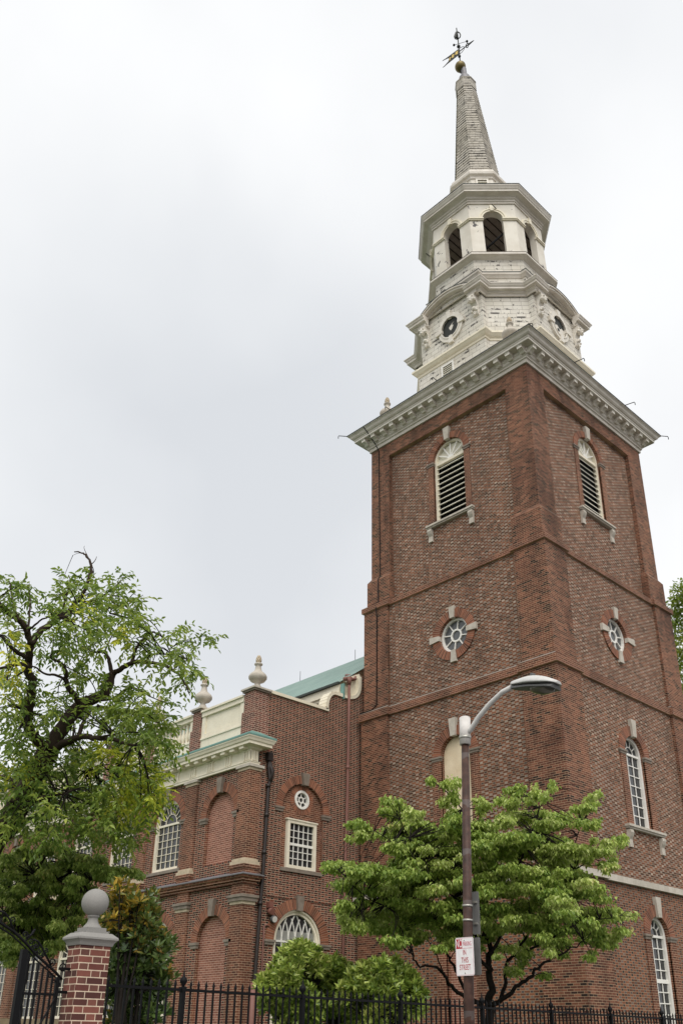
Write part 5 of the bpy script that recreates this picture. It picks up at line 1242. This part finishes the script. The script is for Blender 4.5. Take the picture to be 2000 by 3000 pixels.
tiered('dogwood_tree', 'spreading dogwood with layered light green leaves in front of the brick tower', 'tree', c5, 18.8, (q0[0], q0[1], .9),
 [([(722, 1120), (722, 1040), (720, 960), (715, 880), (708, 780), (700, 680), (690, 560), (670, 440), (640, 320), (560, 200)], .085, .012, 0, .3),
  ([(735, 1110), (790, 1075), (840, 1035), (895, 995), (930, 950), (1000, 905), (1060, 870), (1130, 830)], .055, .010, 0, -.9), ([(770, 1090), (792, 1010), (790, 950), (830, 890), (880, 820), (960, 700), (1040, 560), (1120, 330)], .045, .010, 0, .8),
  ([(690, 1115), (640, 1090), (590, 1060), (545, 1020), (520, 975), (470, 945), (405, 935), (375, 890), (340, 850)], .05, .012, 0, -.8), ([(690, 1115), (620, 1060), (585, 980), (545, 900), (520, 820), (470, 700), (400, 560)], .045, .010, 0, .6),
  ([(545, 1020), (500, 920), (490, 860)], .022, .006, -.4, -.7), ([(720, 960), (680, 900), (660, 800), (560, 640), (430, 480), (330, 300)], .045, .010, 0, -.6), ([(716, 900), (770, 800), (820, 660), (860, 480), (940, 250), (990, 165)], .04, .008, 0, .3),
  ([(708, 780), (600, 720), (420, 690), (220, 660), (60, 520)], .035, .006, -.2, -1.0), ([(830, 890), (960, 840), (1100, 760), (1290, 720)], .03, .006, 0, -.6), ([(840, 700), (1000, 580), (1180, 470), (1290, 385)], .025, .005, 0, .5), ([(660, 800), (500, 600), (300, 400), (160, 320)], .025, .005, 0, .6)],
 [(a, b, rx, ry*1.2) for a, b, rx, ry in tiers]+[(680+470*cos(a_)*r_, 560+250*sin(a_)*r_, 95, 34) for a_, r_ in zip(np.arange(44)*2.39996, np.sqrt((np.arange(44)+.5)/44))], .95, .092, GD, 'bark_dark', 3.9)

cb = lambda a, b: (a*.2232, 2200+b*.2232)
TL = """60 1480 150 50;250 1500 200 60;480 1560 220 60;700 1540 200 50;900 1480 180 60;1100 1500 180 50;1300 1560 220 50;1500 1560 160 50;700 1260 110 50;520 1330 150 60;300 1340 160 60;120 1400 150 50;900 1330 140 60;1100 1400 140 50;1300 1440 130 40;1180 1640 200 50;1400 1660 220 40;1650 1560 200 40;1800 1600 120 30;60 1640 180 50;300 1640 200 60;560 1660 200 60;820 1640 180 60;1000 1700 150 50;80 1780 180 60;240 1840 160 60;420 1780 160 60;700 1760 140 50;900 1800 130 50;60 1960 160 60;200 2080 180 60;400 2040 200 60;640 2030 180 60;500 2140 200 60;280 2200 200 60;80 2140 150 60;700 2180 160 60;880 2120 150 60;1000 2200 120 60;860 1940 120 50;1050 2050 100 60;120 2330 170 60;300 2300 180 60;520 2280 170 60;760 2300 150 60;930 2320 130 60;80 2440 140 60;240 2480 120 60;420 2420 110 60;620 2400 110 50;820 2430 110 60;980 2440 90 50;80 2560 110 60;230 2600 90 50;150 2700 80 50;50 2680 60 50;400 2520 110 60;600 2500 110 60;780 2500 90 60;300 2620 90 50;480 2610 90 50;640 2590 80 50;180 2540 100 60;1100 1900 110 50;1200 1780 90 40;1000 1900 110 50"""
tl = [tuple(map(float, q.split())) for q in TL.split(';')]
q0 = atD(*cb(330, 2900), 17.8)
tiered('dogwood_tree', 'darker dogwood with flat leafy tiers below the big tree behind the gate pillar', 'tree', cb, 17.6, (q0[0], q0[1], .9),
 [([(330, 2900), (330, 2700), (310, 2450), (290, 2250), (280, 2060), (200, 1900), (110, 1780), (40, 1700)], .07, .012, 0, .3), ([(290, 2200), (420, 2050), (560, 1900), (545, 1780), (500, 1700), (470, 1620)], .04, .008, 0, -.4), ([(560, 1900), (700, 1830), (900, 1800), (1080, 1790), (1200, 1700)], .03, .006, 0, -.5),
  ([(310, 2400), (500, 2250), (800, 2150)], .03, .006, 0, .6), ([(560, 1900), (580, 1700), (640, 1480), (720, 1300)], .025, .006, 0, .5), ([(300, 2300), (150, 2150), (40, 2100)], .03, .006, 0, -.5), ([(700, 1700), (1000, 1600), (1300, 1560), (1650, 1570)], .022, .005, 0, -.3)],
 tl, .8, .085, [(0, .13, .20, .046), (.4, .22, .30, .064), (.75, .35, .42, .105), (.95, .50, .53, .18), (1, .52, .40, .14)], 'bark_dark', .8)

# ---- evergreen shrubs and magnolia
def shrub(name, label, cat, blobs, dep, leafl, ratio, cols, mat, dens, droop, rosette=7, group=None, upness=.5, grow=1.2, nst=99, rd=.35):
    cs = [atD(x, y, dep) for x, y, r in blobs]; bx_ = np.mean([c[0] for c in cs]); by_ = np.mean([c[1] for c in cs])
    t = thing(name, (bx_, by_, .9), label, cat, group); pos = []; dr = []; nm = []; ln = []; cl_ = []; tg = []
    for x, y, r in blobs:
        dd = rng.normal()*rd; c_ = atD(x, y, dep+dd); R = r*grow*(dep+dd)/FPX; ns_ = max(5, int(dens*(R/.3)**2*26)); v = unit(rng.normal(size=(ns_, 3)))*(rng.random((ns_, 1))**.3); S0 = basis_pts(v, c_, (R, R, R)); tg += list(S0[::5]); hue = rng.random()
        for j in range(ns_):
            k = rosette; ax_ = unit(v[j]*.6+np.array([0, 0, upness])+rng.normal(size=3)*.3); e1 = unit(np.cross(ax_, (.3, .1, 1))); e2 = np.cross(ax_, e1); ang = np.arange(k)*2.39996+rng.random()*6; op = .55+.5*rng.random(k)
            d_ = ax_*np.cos(op)[:, None]+(e1*np.cos(ang)[:, None]+e2*np.sin(ang)[:, None])*np.sin(op)[:, None]
            pos.append(S0[j]+d_*.02); dr.append(d_); nm.append(ax_+rng.normal(size=(k, 3))*.15); ln.append(leafl*(.7+.55*rng.random(k))); cl_.append(palette(k, cols, hue, .35))
    m = MB(); nodes = limbs(m, [([np.array([bx_, by_, .8]), np.array([bx_, by_, 1.6]), np.mean(cs, axis=0)], .05, .02)]+[([np.array([bx_, by_, 1.2]), (np.array([bx_, by_, 1.6])+c)/2, c], .025, .008) for c in cs[:nst]], 'bark_dark', .02); twigs(m, nodes, tg, 'bark_dark', .008)
    m.build('stems', t)
    pos = np.concatenate(pos); L_ = np.concatenate(ln); leaf_mesh('foliage', pos, np.concatenate(dr), np.concatenate(nm), L_, L_*ratio, np.concatenate(cl_), mat, t, droop=droop, fold=.12); print(name, len(pos))
LA = [(0, .08, .14, .028), (.3, .19, .28, .045), (.65, .34, .42, .075), (.92, .50, .54, .16), (1, .60, .56, .17)]
def cz(a, b): return (700+a*.2551, 2550+b*.2551)
shrub('laurel_bush', 'yellow green laurel bush under the arched window of the church end wall', 'bush',
 [(*cz(a, b), r*.2551) for a, b, r in ((700, 930, 100), (800, 940, 80), (860, 930, 40), (600, 960, 90), (520, 1050, 90), (640, 1060, 120), (780, 1060, 130), (900, 1080, 90), (450, 1150, 90), (560, 1180, 120), (720, 1190, 130), (880, 1190, 110), (300, 1270, 70), (400, 1290, 110), (560, 1320, 130), (740, 1330, 130), (900, 1320, 110), (260, 1370, 60), (380, 1420, 120), (560, 1460, 130), (740, 1470, 130), (900, 1460, 110), (330, 1530, 80), (500, 1580, 120), (700, 1600, 120), (880, 1590, 120), (560, 1720, 120), (760, 1730, 120))], 17.6, .125, .34, LA, 'leaf_gloss', 4.0, .12)
shrub('laurel_bush', 'low rounded laurel bush between the taller bush and the dogwood stems', 'bush',
 [(*cz(a, b), r*.2551) for a, b, r in ((1090, 1090, 80), (1010, 1120, 80), (1180, 1130, 80), (1000, 1240, 110), (1130, 1240, 120), (1230, 1220, 90), (1020, 1380, 110), (1170, 1380, 120), (1030, 1520, 110), (1180, 1530, 110), (1060, 1680, 110), (1200, 1680, 100), (960, 1300, 110), (960, 1450, 110), (960, 1600, 110), (1270, 1420, 90), (1290, 1560, 100), (1300, 1700, 100))], 18.3, .125, .34, LA, 'leaf_gloss', 4.0, .12)
def cw(a, b): return (1000+a*.2551, 2700+b*.2551)
shrub('laurel_bush', 'broad dome of glossy laurel at the foot of the tower behind the fence', 'bush',
 [(*cw(a, b), r*.2551) for a, b, r in ((470, 510, 80), (370, 550, 90), (570, 520, 90), (250, 570, 80), (650, 570, 80), (740, 620, 80), (450, 620, 120), (300, 640, 110), (600, 660, 120), (800, 680, 70), (180, 700, 110), (360, 740, 120), (520, 770, 130), (700, 760, 110), (850, 760, 60), (880, 830, 70), (240, 840, 110), (420, 880, 120), (600, 890, 120), (780, 880, 100), (930, 860, 44), (300, 1010, 110), (500, 1020, 120), (140, 1000, 90), (700, 1010, 120), (860, 980, 80), (60, 800, 90), (60, 940, 90), (400, 1120, 110), (620, 1130, 110), (220, 1130, 110))], 17.2, .125, .34, LA, 'leaf_gloss', 4.0, .12)
def cm(a, b): return (a*.6378, 2300+b*.6378)
MG = [(0, .05, .09, .024), (.35, .12, .17, .038), (.50, .16, .19, .045), (.62, .30, .22, .045), (.8, .56, .37, .055), (1, .74, .58, .07)]
MG2 = [(0, .045, .08, .026), (.5, .11, .165, .042), (.78, .14, .18, .05), (.88, .36, .21, .05), (1, .55, .34, .06)]
shrub('magnolia_tree', 'young magnolia with glossy dark leaves and coppery tips beside the brick pillar', 'tree',
 [(*cm(a, b), r*.6378) for a, b, r in ((550, 490, 34), (560, 540, 44), (640, 520, 32), (690, 535, 34), (600, 580, 50), (660, 590, 50), (510, 600, 44), (480, 640, 36), (560, 650, 54), (640, 650, 54), (700, 620, 36))], 14.2, .135, .36, MG, 'leaf_gloss', 2.4, .05, 6, upness=.9, grow=1.2, nst=5, rd=.16)
mg = [o for o in bpy.data.objects if o.name.startswith('magnolia_tree')][0]
shrub('magnolia_tree', '', 'tree', [(*cm(a, b), r*.6378) for a, b, r in ((520, 720, 50), (600, 720, 60), (680, 710, 54), (740, 730, 44), (770, 740, 30), (540, 790, 54), (630, 790, 60), (710, 790, 50), (530, 860, 54), (620, 870, 60), (700, 860, 54), (760, 900, 36), (540, 940, 54), (640, 950, 60), (720, 940, 50), (540, 1020, 54), (640, 1030, 60), (710, 1020, 50), (560, 1100, 60), (660, 1110, 60))], 14.2, .135, .36, MG2, 'leaf_gloss', 2.4, .05, 6, upness=.6, grow=1.25, nst=3, rd=.2)
for o in [o for o in bpy.data.objects if o.name.startswith('magnolia_tree') and o != mg]:   # lower half joins the same tree
    for ch in list(o.children):
        ch.name = ch.name.replace('foliage', 'lower_foliage').replace('stems', 'lower_stems'); ch.parent = mg; ch.location = -mg.location
    bpy.data.objects.remove(o)

# ---- tree beyond the tower on the right
rb = atD(2080, 2990, 62); tr = thing('background_tree', (rb[0], rb[1], -.1), 'tall green tree showing past the right side of the tower', 'tree')
m = MB(); T0 = np.array([rb[0], rb[1], -.1]); ps = [([T0, T0+np.array([.2, .1, 8]), T0+np.array([0, 0, 16]), T0+np.array([.3, .2, 25])], .45, .10)]
bl_ = []
for i in range(64):
    z = 7+21*rng.random(); r_ = 5.6*sqrt(max(.05, 1-((z-17)/12.5)**2)); a = rng.random()*2*pi; q = r_*rng.random()**.4; bl_.append(T0+np.array([q*cos(a), q*sin(a), z]))
for x, y in ((1985, 1745), (1998, 1722), (1976, 1772), (1990, 1800), (1972, 1822), (1985, 1860), (1974, 1900), (1990, 1930), (1978, 1960), (1985, 2000), (1990, 2050), (1985, 2090)): bl_.append(atD(x+8, y, 61))
nodes = limbs(m, ps+[([T0+np.array([0, 0, max(5, b[2]-T0[2]-5)]), (b+T0+np.array([0, 0, max(5, b[2]-T0[2]-3)]))/2, b], .09, .02) for b in bl_[::2]], 'bark_dark'); m.build('trunk', tr)
pos = []; dr = []; nm = []; ln = []; cl_ = []
for b in bl_:
    k = 260; v = unit(rng.normal(size=(k, 3)))*(rng.random((k, 1))**.5); pos.append(b+v*np.array([.85, .85, .7])); dr.append(v+rng.normal(size=v.shape)*.5+np.array([0, 0, -.3])); nm.append(np.array([0, 0, 1.])+rng.normal(size=v.shape)*.5); ln.append(.18+.1*rng.random(k)); cl_.append(palette(k, [(0, .14, .22, .035), (.5, .27, .35, .05), (1, .46, .46, .08)], rng.random(), .5))
L_ = np.concatenate(ln); leaf_mesh('crown', np.concatenate(pos), np.concatenate(dr), np.concatenate(nm), L_, L_*.5, np.concatenate(cl_), 'leaf', tr)
